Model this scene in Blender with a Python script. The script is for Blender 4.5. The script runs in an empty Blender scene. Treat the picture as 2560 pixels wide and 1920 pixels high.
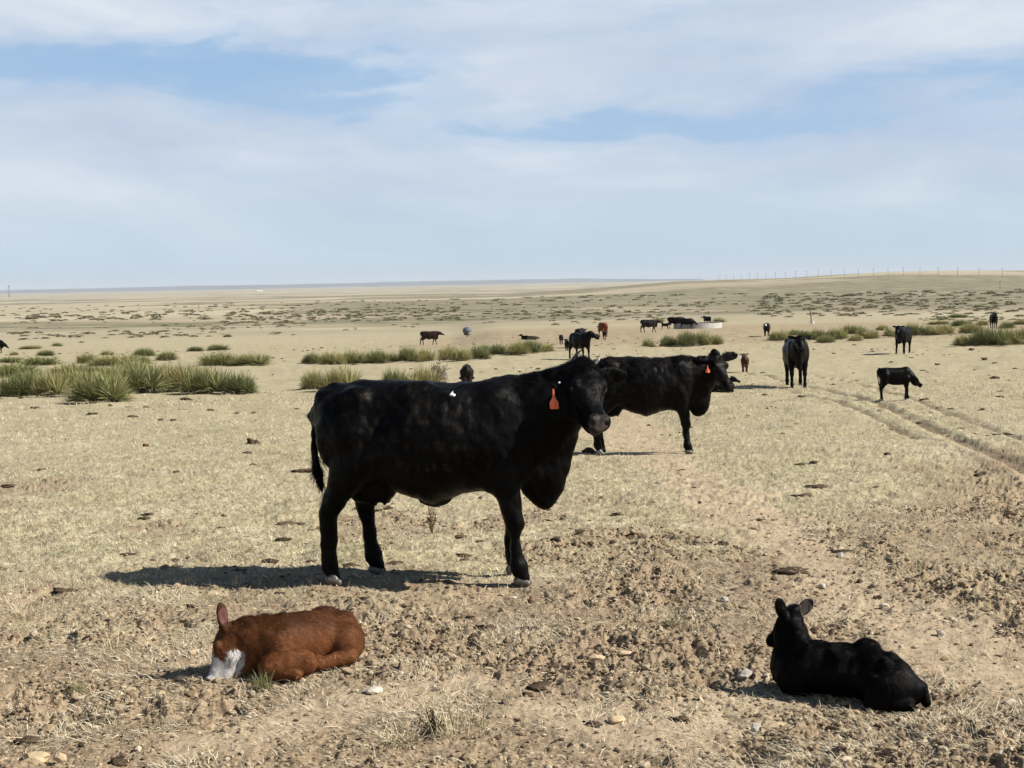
import bpy, math, random
import numpy as np
from mathutils import Vector, Matrix, Quaternion
R = math.radians
sc = bpy.context.scene
COL = sc.collection

# ------------------------------------------------------------------ camera
F = 3700.0                      # focal length in photograph pixels (photo is 2560 x 1920)
CAM_H = 1.9
PITCH = math.atan((960 - 706.3) / F)
ROLL = math.atan(0.0193)
cam_d = bpy.data.cameras.new("camera")
cam = bpy.data.objects.new("camera", cam_d); COL.objects.link(cam)
fw = np.array([0, math.cos(PITCH), -math.sin(PITCH)])
up0 = np.array([0, math.sin(PITCH), math.cos(PITCH)])
rt0 = np.array([1.0, 0, 0])
rt = rt0 * math.cos(ROLL) - up0 * math.sin(ROLL)
upv = rt0 * math.sin(ROLL) + up0 * math.cos(ROLL)
m = Matrix(((rt[0], upv[0], -fw[0], 0), (rt[1], upv[1], -fw[1], 0), (rt[2], upv[2], -fw[2], CAM_H), (0, 0, 0, 1)))
cam.matrix_world = m
cam_d.sensor_width = 36.0
cam_d.lens = F / 2560 * 36
cam_d.clip_start = 0.05
cam_d.clip_end = 120000
sc.camera = cam

# ------------------------------------------------------------------ sun and sky
SUN_AZ = R(11)                  # how far the sun stands to the camera's side of straight right
SUN_EL = R(38.5)
sdir = Vector((math.cos(SUN_EL) * math.cos(SUN_AZ), -math.cos(SUN_EL) * math.sin(SUN_AZ), math.sin(SUN_EL)))
sl = bpy.data.lights.new("sun", 'SUN'); sl.energy = 5.0; sl.angle = R(0.53); sl.color = (1.0, 0.95, 0.86)
so = bpy.data.objects.new("sun", sl); COL.objects.link(so)
so.rotation_mode = 'QUATERNION'; so.rotation_quaternion = sdir.to_track_quat('Z', 'Y'); so.location = (20, -5, 25)

sc.view_settings.view_transform = 'Standard'
sc.view_settings.look = 'None'
sc.view_settings.exposure = 0.68
sc.view_settings.gamma = 1.0

W = bpy.data.worlds.new("World"); sc.world = W; W.use_nodes = True
nt = W.node_tree; N = nt.nodes; Lk = nt.links; N.clear()
def nd(tree, t, **kw):
    n = tree.nodes.new(t)
    for k, v in kw.items():
        if k.startswith('i_'):
            n.inputs[k[2:].replace('_', ' ')].default_value = v
        else: setattr(n, k, v)
    return n
def mth(tree, op, a, b=None, c=None, clamp=False):
    n = tree.nodes.new('ShaderNodeMath'); n.operation = op; n.use_clamp = clamp
    for i, v in enumerate((a, b, c)):
        if v is None: continue
        if isinstance(v, (int, float)): n.inputs[i].default_value = v
        else: tree.links.new(v, n.inputs[i])
    return n.outputs[0]
def mixc(tree, f, a, b, mode='MIX'):
    n = tree.nodes.new('ShaderNodeMix'); n.data_type = 'RGBA'; n.blend_type = mode
    for k, v in ((0, f), (6, a), (7, b)):
        if isinstance(v, (int, float)): n.inputs[k].default_value = v
        elif isinstance(v, (tuple, list)): n.inputs[k].default_value = tuple(v) + ((1,) if len(v) == 3 else ())
        else: tree.links.new(v, n.inputs[k])
    return n.outputs[2]
def ramp(tree, f, stops, interp='LINEAR'):
    n = tree.nodes.new('ShaderNodeValToRGB'); n.color_ramp.interpolation = interp
    el = n.color_ramp.elements
    while len(el) < len(stops): el.new(0.5)
    for e, (p, c) in zip(el, stops):
        e.position = p; e.color = tuple(c) + (1,) if hasattr(c, '__len__') else (c, c, c, 1)
    if not isinstance(f, (int, float)): tree.links.new(f, n.inputs[0])
    return n.outputs[0]
def noise(tree, vec, scale, detail=4, rough=0.5, dist=0.0, dim='3D', ntype='FBM'):
    n = tree.nodes.new('ShaderNodeTexNoise'); n.noise_dimensions = dim
    n.inputs['Scale'].default_value = scale; n.inputs['Detail'].default_value = detail
    n.inputs['Roughness'].default_value = rough; n.inputs['Distortion'].default_value = dist
    tree.links.new(vec, n.inputs['Vector'])
    return n.outputs['Fac']

sky = nd(nt, 'ShaderNodeTexSky'); sky.sky_type = 'NISHITA'; sky.sun_disc = False
sky.sun_elevation = SUN_EL; sky.sun_rotation = math.atan2(sdir.x, sdir.y)
sky.altitude = 1200; sky.air_density = 1.0; sky.dust_density = 0.6; sky.ozone_density = 1.0
tc = nd(nt, 'ShaderNodeTexCoord')
sep = nd(nt, 'ShaderNodeSeparateXYZ'); Lk.new(tc.outputs['Generated'], sep.inputs[0])
X, Y, Z = sep.outputs
az = mth(nt, 'ARCTAN2', X, Y)
hor = mth(nt, 'SQRT', mth(nt, 'ADD', mth(nt, 'MULTIPLY', X, X), mth(nt, 'MULTIPLY', Y, Y)))
el = mth(nt, 'ARCTAN2', Z, hor)
# cloud coverage as a sum of soft banks in (azimuth, elevation), both in radians, broken up by noise
cmb = nd(nt, 'ShaderNodeCombineXYZ'); Lk.new(az, cmb.inputs[0]); Lk.new(mth(nt, 'MULTIPLY', el, 3.2), cmb.inputs[1])
V = cmb.outputs[0]
n1 = noise(nt, V, 6.0, 8, 0.55, 0.6)
n2 = noise(nt, V, 2.2, 3, 0.5, 0.3)
n3 = noise(nt, V, 24.0, 6, 0.6, 0.3)
wa = mth(nt, 'ADD', az, mth(nt, 'MULTIPLY', mth(nt, 'SUBTRACT', n1, 0.5), 0.22))
we = mth(nt, 'ADD', el, mth(nt, 'MULTIPLY', mth(nt, 'SUBTRACT', noise(nt, V, 9.0, 6, 0.55, 0.4), 0.5), 0.055))
def bank(px, py, sx, sy, tilt=0.0):
    """soft elliptical bank; px,py = azimuth / elevation of its centre as photo pixels from the horizon's middle"""
    a0 = math.atan((px - 1280) / F); e0 = (731 - 0.0193 * px - py) / F
    da = mth(nt, 'SUBTRACT', wa, a0); de = mth(nt, 'SUBTRACT', we, e0)
    de = mth(nt, 'SUBTRACT', de, mth(nt, 'MULTIPLY', da, tilt))
    q = mth(nt, 'ADD', mth(nt, 'POWER', mth(nt, 'ABSOLUTE', mth(nt, 'DIVIDE', da, sx / F)), 2.0),
            mth(nt, 'POWER', mth(nt, 'ABSOLUTE', mth(nt, 'DIVIDE', de, sy / F)), 2.0))
    return mth(nt, 'EXPONENT', mth(nt, 'MULTIPLY', q, -1.0))
GAPS = [(520, 190, 560, 58, -0.02, 1.0), (950, 240, 330, 60, 0.0, 0.40), (800, 300, 350, 45, 0.0, 0.45), (1330, 330, 420, 40, 0.02, 0.50), (1750, 330, 450, 45, -0.0, 0.42),
        (2400, 225, 460, 40, 0.06, 0.46), (2100, 290, 420, 50, 0.05, 0.40), (2700, 330, 300, 60, 0.0, 0.4), (-500, 250, 500, 70, 0, 0.8), (3400, 200, 500, 70, 0, 0.8)]
cov = mth(nt, 'ADD', 0.88, mth(nt, 'MULTIPLY', mth(nt, 'SUBTRACT', n2, 0.5), 0.35))
for px, py, sx, sy, tl, am in GAPS:
    cov = mth(nt, 'SUBTRACT', cov, mth(nt, 'MULTIPLY', bank(px, py, sx, sy, tl), am * 0.88))
for px, py, sx, sy, am in ((330, 330, 340, 50, 0.5), (950, 235, 130, 25, 0.35), (1250, 215, 220, 60, 0.4), (900, 330, 200, 35, 0.3), (450, 350, 130, 14, 0.5), (60, 60, 260, 60, 0.35)):
    cov = mth(nt, 'ADD', cov, mth(nt, 'MULTIPLY', bank(px, py, sx, sy), am))
cov = mth(nt, 'ADD', cov, mth(nt, 'MULTIPLY', mth(nt, 'SUBTRACT', n1, 0.5), 0.8))
cov = mth(nt, 'ADD', cov, mth(nt, 'MULTIPLY', mth(nt, 'SUBTRACT', n3, 0.5), 0.45))
lowveil = mth(nt, 'MULTIPLY', mth(nt, 'SUBTRACT', 1.0, mth(nt, 'DIVIDE', el, 0.10), None, True), 0.35)
cov = mth(nt, 'ADD', cov, lowveil)
covr = ramp(nt, cov, [(0.0, 0.0), (0.25, 0.10), (0.62, 0.62), (1.0, 0.95)], 'EASE')
# cloud colour: cool grey-lavender bodies, whiter where thick, bluer towards the horizon
shade = noise(nt, V, 4.5, 7, 0.55, 0.5)
ccol = ramp(nt, shade, [(0.30, (0.50, 0.58, 0.74)), (0.50, (0.61, 0.69, 0.80)), (0.66, (0.78, 0.84, 0.90))])
hcol = mixc(nt, mth(nt, 'DIVIDE', el, 0.085, None, True), (0.50, 0.64, 0.745), ccol)
blue = mixc(nt, mth(nt, 'DIVIDE', el, 0.16, None, True), (0.45, 0.61, 0.78), (0.32, 0.50, 0.75))
lowc = mixc(nt, covr, blue, hcol)
# the bright band of thin cloud lies low over the plain; higher up the sky is clear and deep
band_ = mth(nt, 'SUBTRACT', 1.0, mth(nt, 'DIVIDE', mth(nt, 'SUBTRACT', el, 0.205), 0.16, None, True))
band_ = mth(nt, 'MULTIPLY', band_, ramp(nt, el, [(0.0, 1.0), (1.0, 1.0)]))
bg1 = nd(nt, 'ShaderNodeBackground'); Lk.new(sky.outputs[0], bg1.inputs[0]); bg1.inputs[1].default_value = 0.05
bg2 = nd(nt, 'ShaderNodeBackground'); Lk.new(lowc, bg2.inputs[0]); bg2.inputs[1].default_value = 0.635
mx = nd(nt, 'ShaderNodeMixShader'); Lk.new(band_, mx.inputs[0]); Lk.new(bg1.outputs[0], mx.inputs[1]); Lk.new(bg2.outputs[0], mx.inputs[2])
ow = nd(nt, 'ShaderNodeOutputWorld'); Lk.new(mx.outputs[0], ow.inputs[0])

# ------------------------------------------------------------------ object helpers
def link(o, parent=None):
    COL.objects.link(o)
    if parent is not None: o.parent = parent
    return o
def tag(o, label=None, cat=None, group=None, kind=None):
    if label: o['label'] = label
    if cat: o['category'] = cat
    if group: o['group'] = group
    if kind: o['kind'] = kind
    return o
def empty(name, loc=(0, 0, 0), rz=0.0):
    o = bpy.data.objects.new(name, None); o.empty_display_size = 0.1
    o.location = loc; o.rotation_euler = (0, 0, rz)
    return link(o)
def mesh_np(name, verts, faces, mat, parent=None, smooth=True, colors=None, k=None):
    """verts (n,3), faces (m,k) all k-gons; colors (n,3) stored as point colour attribute 'tint'"""
    verts = np.asarray(verts, np.float32); faces = np.asarray(faces, np.int32)
    me = bpy.data.meshes.new(name)
    k = faces.shape[1]; m_ = len(faces)
    me.vertices.add(len(verts)); me.vertices.foreach_set('co', verts.ravel())
    me.loops.add(m_ * k); me.loops.foreach_set('vertex_index', faces.ravel())
    me.polygons.add(m_); me.polygons.foreach_set('loop_start', np.arange(0, m_ * k, k, dtype=np.int32))
    me.polygons.foreach_set('use_smooth', np.full(m_, smooth))
    if colors is not None:
        ca = me.color_attributes.new('tint', 'FLOAT_COLOR', 'POINT')
        c4 = np.ones((len(verts), 4), np.float32); c4[:, :3] = colors
        ca.data.foreach_set('color', c4.ravel())
    me.update(calc_edges=True); me.validate()
    if mat is not None: me.materials.append(mat)
    return link(bpy.data.objects.new(name, me), parent)
def copy_tree(o, parent=None):
    c = o.copy(); COL.objects.link(c)
    if parent is not None: c.parent = parent
    for ch in [x for x in bpy.data.objects if x.parent == o]: copy_tree(ch, c)
    return c

# ------------------------------------------------------------------ numpy noise
def _hash(ix, iy, seed):
    h = (ix.astype(np.int64) * 374761393 + iy.astype(np.int64) * 668265263 + seed * 1442695041) & 0xffffffff
    h = ((h ^ (h >> 13)) * 1274126177) & 0xffffffff
    return ((h ^ (h >> 16)) & 0xffff).astype(np.float32) / 65535.0
def vnoise(x, y, seed=0):
    x = np.asarray(x, np.float64); y = np.asarray(y, np.float64)
    ix = np.floor(x); iy = np.floor(y); fx = (x - ix).astype(np.float32); fy = (y - iy).astype(np.float32)
    fx = fx * fx * (3 - 2 * fx); fy = fy * fy * (3 - 2 * fy)
    ix = ix.astype(np.int64); iy = iy.astype(np.int64)
    a = _hash(ix, iy, seed); b = _hash(ix + 1, iy, seed); c = _hash(ix, iy + 1, seed); d = _hash(ix + 1, iy + 1, seed)
    return (a + (b - a) * fx) * (1 - fy) + (c + (d - c) * fx) * fy
def fbm(x, y, seed=0, octv=4, gain=0.5):
    s = 0; a = 1.0; t = 0
    x = np.asarray(x, np.float64); y = np.asarray(y, np.float64)
    for i in range(octv):
        s = s + a * vnoise(x, y, seed + i * 17); t += a; a *= gain
        x, y = (x * 1.62 + y * 1.18) + 3.1, (y * 1.62 - x * 1.18) - 5.3
    return s / t
def sstep(a, b, x):
    t = np.clip((np.asarray(x, np.float64) - a) / (b - a), 0, 1); return t * t * (3 - 2 * t)
# ------------------------------------------------------------------ terrain
_HD = np.array([0, 8, 10, 14, 20, 39, 72, 110, 150, 200, 300, 500, 1000, 2000, 4000, 8000, 15000, 30000, 60000.])
_HH = np.array([1.9, 1.9, 1.9, 2.05, 2.32, 2.97, 3.85, 4.6, 5.3, 6.3, 8.0, 10.5, 15, 22, 30, 30, 24, 20, 20.])
_LG = np.log(_HD + 5)
_LT = np.linspace(_LG[0], _LG[-1], 4000); _HT = np.interp(_LT, _LG, _HH)
_k = np.exp(-np.linspace(-2, 2, 161) ** 2); _k /= _k.sum(); _HT = np.convolve(np.pad(_HT, 80, mode='edge'), _k, 'valid')
_BU = np.array([-1.2, -0.2, 0.0, 0.06, 0.113, 0.177, 0.219, 0.26, 0.303, 0.346, 0.6, 1.5])
_BZ = np.array([0, 0, 3, 13, 23.5, 25, 30.5, 35, 34.5, 31, 30, 10.])
def zbase(x, y):
    x = np.asarray(x, np.float64); y = np.asarray(y, np.float64)
    d = np.maximum(np.hypot(x * 0.25, np.maximum(y, 0)), 0.01)
    z = CAM_H - np.interp(np.log(d + 5), _LT, _HT)
    u = x / np.maximum(y, 50.)
    z = z + np.interp(u, _BU, _BZ) * sstep(900, 3200, d) * (1 - sstep(3300, 5200, d))
    z = z - 0.8 * sstep(75, 165, d) * (1 - sstep(260, 520, d)) * sstep(-0.005, -0.045, x / np.maximum(y, 1.0) * np.ones(np.shape(x)))
    z = z + (vnoise(x / 900., y / 1500., 5) - 0.5) * 9 * sstep(350, 1500, d) * (1 - 0.75 * sstep(3000, 7000, d))
    z = z + (vnoise(x / 60., y / 110., 6) - 0.5) * 0.9 * sstep(60, 220, d)
    z = z + (vnoise(x / 7., y / 6., 7) - 0.5) * 0.16 * sstep(14, 40, d)
    z = z + (vnoise(x / 2.1, y / 2.1, 8) - 0.5) * 0.05 * sstep(9, 16, d)
    return z
def ray(px, py):
    d = fw + (px - 1280) / F * rt + (960 - py) / F * upv
    return d / np.linalg.norm(d)
def at(px, py):
    """world point of the ground seen at photo pixel (px, py)"""
    d = ray(px, py); t = 2.0; o = np.array([0, 0, CAM_H]); prev = t
    while t < 60000:
        p = o + d * t
        if p[2] < zbase(p[0], p[1]): break
        prev = t; t *= 1.02
    a, b = prev, t
    for _ in range(40):
        c = (a + b) / 2; p = o + d * c
        if p[2] < zbase(p[0], p[1]): b = c
        else: a = c
    return o + d * b
def at_d(px, dist):
    """ground point under photo column px (near the horizon) at distance dist"""
    u = (px - 1280) / F
    x = u * dist; return np.array([x, dist, float(zbase(x, dist))])
def mpp(p): return (p[1] * math.cos(PITCH) - (p[2] - CAM_H) * math.sin(PITCH)) / F      # metres per photo pixel

def polydist(x, y, pts):
    best = np.full(np.shape(x), 1e9); side = np.zeros(np.shape(x))
    for (x0, y0), (x1, y1) in zip(pts[:-1], pts[1:]):
        dx, dy = x1 - x0, y1 - y0; L2 = dx * dx + dy * dy
        t = np.clip(((x - x0) * dx + (y - y0) * dy) / L2, 0, 1)
        dd = np.hypot(x - x0 - t * dx, y - y0 - t * dy)
        sg = np.sign((x - x0) * dy - (y - y0) * dx)
        side = np.where(dd < best, sg, side); best = np.minimum(best, dd)
    return best, side
def wpts(l): return [tuple(at(a, b)[:2]) for a, b in l]
RUTS = [(wpts([(1870, 934), (1985, 960), (2110, 985), (2200, 1008), (2290, 1052), (2400, 1100), (2500, 1142), (2600, 1190), (2800, 1290)]), 0.15, 0.055),
        (wpts([(1990, 936), (2120, 955), (2260, 990), (2340, 1020), (2450, 1062), (2580, 1105), (2800, 1180)]), 0.12, 0.035),
        (wpts([(1900, 958), (2030, 990), (2130, 1015), (2210, 1055), (2290, 1095)]), 0.12, 0.03)]
PATHS = [(wpts([(1560, 1010), (1640, 1130), (1715, 1180), (1830, 1270), (1990, 1370), (2160, 1460), (2290, 1560), (2420, 1700)]), 0.36),
         (wpts([(1440, 1060), (1520, 1090), (1640, 1150)]), 0.30),
         (wpts([(560, 1850), (900, 1760), (1200, 1700)]), 0.22),
         (wpts([(1350, 1800), (1600, 1850), (1900, 1760)]), 0.25)]
DARKG = [(wpts([(2640, 1130), (2560, 1210), (2500, 1300), (2500, 1380), (2620, 1480)]), 0.8), (wpts([(1300, 1380), (1500, 1340), (1600, 1350)]), 0.22), (wpts([(-40, 1490), (90, 1500), (200, 1480)]), 0.2), (wpts([(820, 1480), (1000, 1500), (1250, 1490)]), 0.16)]
FLAT = []       # (x, y, r): trodden spots where animals stand

def masks(x, y):
    """soil = bare broken ground, red = smooth reddish dirt, brown = trampled ground by the tank, rut = wheel ruts"""
    w = fbm(x / 0.8, y / 0.8, 31, 5, 0.6) - 0.5
    w2 = fbm(x / 3.0, y / 3.0, 32, 4) - 0.5
    soil = 1 - sstep(8.3, 10.4, y + w * 4.2 + w2 * 3.0 - np.clip(x - 0.6, 0, 4) * 0.95)
    soil = np.maximum(soil, sstep(0.60, 0.72, fbm(x / 1.1, y / 1.4, 33, 5, 0.55)) * (1 - sstep(14, 24, y)) * 0.8)
    red = np.zeros(np.shape(x))
    for pts, wd in PATHS:
        dd, _ = polydist(x + w * 0.7, y + w * 0.9, pts); red = np.maximum(red, 1 - sstep(wd * 0.5, wd * 1.5, dd))
    rut = np.zeros(np.shape(x)); dz = np.zeros(np.shape(x))
    for pts, wd, dp in RUTS:
        dd, sd = polydist(x + w * 0.22, y + w * 0.5, pts)
        r_ = (1 - sstep(wd * 0.35, wd * 1.2, dd)) * (0.35 + 0.9 * fbm(x / 0.5, y / 0.5, 55, 3)); rut = np.maximum(rut, (1 - sstep(wd * 0.3, wd * 0.95, dd)) * (0.6 + 0.4 * sstep(.35, .55, fbm(x / 0.5, y / 0.5, 55, 3)))); dz = dz - r_ * dp + dp * 0.3 * np.exp(-((dd - wd * 1.7) / (wd * 0.5)) ** 2)
    u = x / np.maximum(y, 1)
    brown = sstep(85, 105, y + w2 * 30 - u * 30) * (1 - sstep(175, 230, y + w2 * 40)) * sstep(-0.12, 0.0, u + w * 0.08) 
    brown = np.maximum(brown, sstep(100, 130, y) * (1 - sstep(190, 240, y)) * sstep(-0.02, 0.1, u))
    for pts, wd in DARKG:
        dd, _ = polydist(x + w * 0.9, y + w * 1.4, pts); g_ = 1 - sstep(wd * 0.4, wd * 1.5, dd); brown = np.maximum(brown, g_ * (y < 30) * 0.8); soil = np.maximum(soil, g_ * (y < 30))
    return soil, red, brown, rut, dz
def micro(x, y, soil, red):
    cl = fbm(x / 0.075, y / 0.075, 41, 4, 0.6); big = fbm(x / 0.30, y / 0.30, 42, 3)
    rdg = np.abs(fbm(x / 0.12, y / 0.12, 43, 3) - 0.5) * 2
    hoof = sstep(0.63, 0.78, vnoise(x / 0.13, y / 0.13, 44))
    near = 1 - sstep(18, 30, y)
    fn = fbm(x / 0.028, y / 0.028, 48, 3, 0.6); lum = np.maximum(fbm(x / 0.038, y / 0.038, 49, 2) - 0.54, 0)
    zs = (cl - 0.5) * 0.048 + (big - 0.5) * 0.06 + (rdg - 0.3) * 0.024 - hoof * 0.034 + (fn - 0.5) * 0.024 + lum * 0.055
    zg = (fbm(x / 0.09, y / 0.09, 46, 3) - 0.5) * 0.050 + (fn - 0.5) * 0.022 + (big - 0.5) * 0.06
    zf = (fbm(x / 0.8, y / 0.7, 47, 3) - 0.5) * 0.13 * sstep(18, 30, y) * (1 - sstep(120, 260, y))
    rough = soil * (1 - 0.75 * red) * (0.35 + 0.95 * sstep(0.36, 0.60, fbm(x / 0.75, y / 0.75, 51, 4)))
    return (zs * rough + zg * np.clip(1 - soil, 0.35, 1)) * near + zf
def flatten(x, y):
    f = np.ones(np.shape(x))
    for fx, fy, fr in FLAT: f = f * (0.4 + 0.6 * sstep(fr * 0.5, fr * 1.2, np.hypot(x - fx, y - fy)))
    return f
def zground(x, y):
    s, r, b, ru, dz = masks(x, y)
    return zbase(x, y) + dz + micro(x, y, s, r) * flatten(x, y)

def mat_new(name):
    m_ = bpy.data.materials.new(name); m_.use_nodes = True
    t = m_.node_tree; b = t.nodes['Principled BSDF']
    return m_, t, b
def mat_simple(name, col, rough=0.8, spec=0.3, var=0.25, scale=12.0, bump=0.3, bscale=60.0, bdist=0.004):
    m_, t, b = mat_new(name)
    tcn = nd(t, 'ShaderNodeTexCoord'); v = tcn.outputs['Object']
    n_ = noise(t, v, scale, 5, 0.6)
    lo = tuple(c * (1 - var) for c in col); hi = tuple(min(1, c * (1 + var)) for c in col)
    t.links.new(ramp(t, n_, [(0.3, lo), (0.7, hi)]), b.inputs['Base Color'])
    b.inputs['Roughness'].default_value = rough; b.inputs['Specular IOR Level'].default_value = spec
    if bump:
        bp = nd(t, 'ShaderNodeBump'); bp.inputs['Strength'].default_value = bump; bp.inputs['Distance'].default_value = bdist
        t.links.new(noise(t, v, bscale, 4, 0.6), bp.inputs['Height']); t.links.new(bp.outputs[0], b.inputs['Normal'])
    return m_
def mat_tint(name, rough=0.9, spec=0.15, mul=(1, 1, 1), trans=0.0, obj_var=0.0):
    """base colour carried by the mesh's own 'tint' attribute, varied by noise"""
    m_, t, b = mat_new(name)
    a = nd(t, 'ShaderNodeAttribute'); a.attribute_name = 'tint'
    c = mixc(t, 1.0, a.outputs['Color'], mul, 'MULTIPLY')
    if obj_var:
        oi = nd(t, 'ShaderNodeObjectInfo')
        hs = nd(t, 'ShaderNodeHueSaturation')
        t.links.new(mth(t, 'ADD', mth(t, 'MULTIPLY', oi.outputs['Random'], obj_var), 1 - obj_var * 0.5), hs.inputs['Value'])
        t.links.new(mth(t, 'ADD', mth(t, 'MULTIPLY', oi.outputs['Random'], -0.05), 0.525), hs.inputs['Hue'])
        t.links.new(c, hs.inputs['Color']); c = hs.outputs[0]
    t.links.new(c, b.inputs['Base Color'])
    b.inputs['Roughness'].default_value = rough; b.inputs['Specular IOR Level'].default_value = spec
    if trans:
        tr = nd(t, 'ShaderNodeBsdfTranslucent'); t.links.new(c, tr.inputs[0])
        mm = nd(t, 'ShaderNodeMixShader'); mm.inputs[0].default_value = trans
        t.links.new(b.outputs[0], mm.inputs[1]); t.links.new(tr.outputs[0], mm.inputs[2])
        t.links.new(mm.outputs[0], t.nodes['Material Output'].inputs[0])
    return m_

def mat_ground():
    m_, t, b = mat_new('ground_soil_and_grass')
    g = nd(t, 'ShaderNodeNewGeometry'); P = g.outputs['Position']
    a = nd(t, 'ShaderNodeAttribute'); a.attribute_name = 'tint'
    s_ = nd(t, 'ShaderNodeSeparateColor'); t.links.new(a.outputs['Color'], s_.inputs[0])
    soil, red, brown = s_.outputs
    a2 = nd(t, 'ShaderNodeAttribute'); a2.attribute_name = 'tint_two'
    s2 = nd(t, 'ShaderNodeSeparateColor'); t.links.new(a2.outputs['Color'], s2.inputs[0])
    rut, far, scrub = s2.outputs
    fine = noise(t, P, 55.0, 6, 0.7); mid = noise(t, P, 9.0, 6, 0.65); big = noise(t, P, 0.9, 5, 0.6); huge = noise(t, P, 0.11, 5, 0.6)
    grass = ramp(t, mid, [(0.27, (0.15, 0.118, 0.072)), (0.42, (0.29, 0.240, 0.150)), (0.55, (0.44, 0.380, 0.250)), (0.72, (0.58, 0.52, 0.36))])
    grass = mixc(t, 0.55, grass, ramp(t, fine, [(0.34, (0.12, 0.093, 0.058)), (0.5, (0.37, 0.315, 0.205)), (0.66, (0.66, 0.60, 0.45))]))
    grass = mixc(t, mth(t, 'MULTIPLY', ramp(t, big, [(0.40, 0.0), (0.62, 1.0)]), 0.6), grass, (0.32, 0.28, 0.16))
    speck = ramp(t, noise(t, P, 26.0, 4, 0.7), [(0.36, 1.0), (0.46, 0.0)])
    grass = mixc(t, mth(t, 'MULTIPLY', speck, 0.5), grass, (0.11, 0.083, 0.05))
    earth = ramp(t, mid, [(0.25, (0.14, 0.100, 0.062)), (0.5, (0.28, 0.212, 0.135)), (0.75, (0.41, 0.325, 0.21))])
    earth = mixc(t, 0.5, earth, ramp(t, fine, [(0.34, (0.09, 0.062, 0.040)), (0.48, (0.27, 0.20, 0.135)), (0.66, (0.52, 0.43, 0.31))]))
    redc = ramp(t, mid, [(0.3, (0.33, 0.252, 0.166)), (0.7, (0.45, 0.36, 0.245))])
    brn = ramp(t, noise(t, P, 0.8, 6, 0.7), [(0.3, (0.20, 0.150, 0.095)), (0.5, (0.30, 0.235, 0.150)), (0.7, (0.42, 0.345, 0.22))])
    mp = nd(t, 'ShaderNodeMapping'); mp.inputs['Scale'].default_value = (0.35, 1.0, 1.0); t.links.new(P, mp.inputs[0])
    st = noise(t, mp.outputs[0], 0.02, 8, 0.62)
    st2 = noise(t, mp.outputs[0], 0.0035, 7, 0.6)
    spf = ramp(t, noise(t, P, 2.2, 6, 0.75), [(0.34, 0.0), (0.5, 0.5), (0.66, 1.0)])
    farc = ramp(t, st, [(0.30, (0.22, 0.19, 0.128)), (0.45, (0.37, 0.325, 0.225)), (0.56, (0.47, 0.415, 0.29)), (0.75, (0.57, 0.515, 0.38))])
    farc = mixc(t, mth(t, 'MULTIPLY', ramp(t, st2, [(0.40, 0.0), (0.56, 1.0)]), 0.7), farc, (0.28, 0.23, 0.165))
    farc = mixc(t, 0.35, farc, ramp(t, spf, [(0.0, (0.24, 0.20, 0.13)), (0.5, (0.42, 0.365, 0.245)), (1.0, (0.60, 0.54, 0.39))]))
    scr = ramp(t, noise(t, mp.outputs[0], 0.11, 6, 0.7), [(0.40, 0.0), (0.52, 1.0)])
    c = mixc(t, far, grass, farc)
    c = mixc(t, mth(t, 'MULTIPLY', scr, scrub), c, (0.15, 0.14, 0.085))
    earth = mixc(t, 1.0, earth, (0.88, 0.87, 0.86), 'MULTIPLY')
    c = mixc(t, soil, c, earth)
    c = mixc(t, mth(t, 'MULTIPLY', red, 0.9), c, redc)
    c = mixc(t, mth(t, 'MULTIPLY', brown, 0.85), c, brn)
    c = mixc(t, mth(t, 'MULTIPLY', rut, 0.85), c, (0.15, 0.105, 0.068))
    t.links.new(c, b.inputs['Base Color'])
    b.inputs['Roughness'].default_value = 0.95; b.inputs['Specular IOR Level'].default_value = 0.1
    bp = nd(t, 'ShaderNodeBump'); bp.inputs['Strength'].default_value = 0.9; bp.inputs['Distance'].default_value = 0.02
    hsum = mth(t, 'ADD', mth(t, 'MULTIPLY', fine, 0.35), mid)
    t.links.new(hsum, bp.inputs['Height'])
    bp2 = nd(t, 'ShaderNodeBump'); bp2.inputs['Strength'].default_value = 0.8; bp2.inputs['Distance'].default_value = 0.25
    t.links.new(noise(t, P, 1.6, 6, 0.7), bp2.inputs['Height']); t.links.new(bp.outputs[0], bp2.inputs['Normal'])
    t.links.new(mth(t, 'MULTIPLY', far, 0.8), bp2.inputs['Strength'])
    t.links.new(bp2.outputs[0], b.inputs['Normal'])
    return m_

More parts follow.
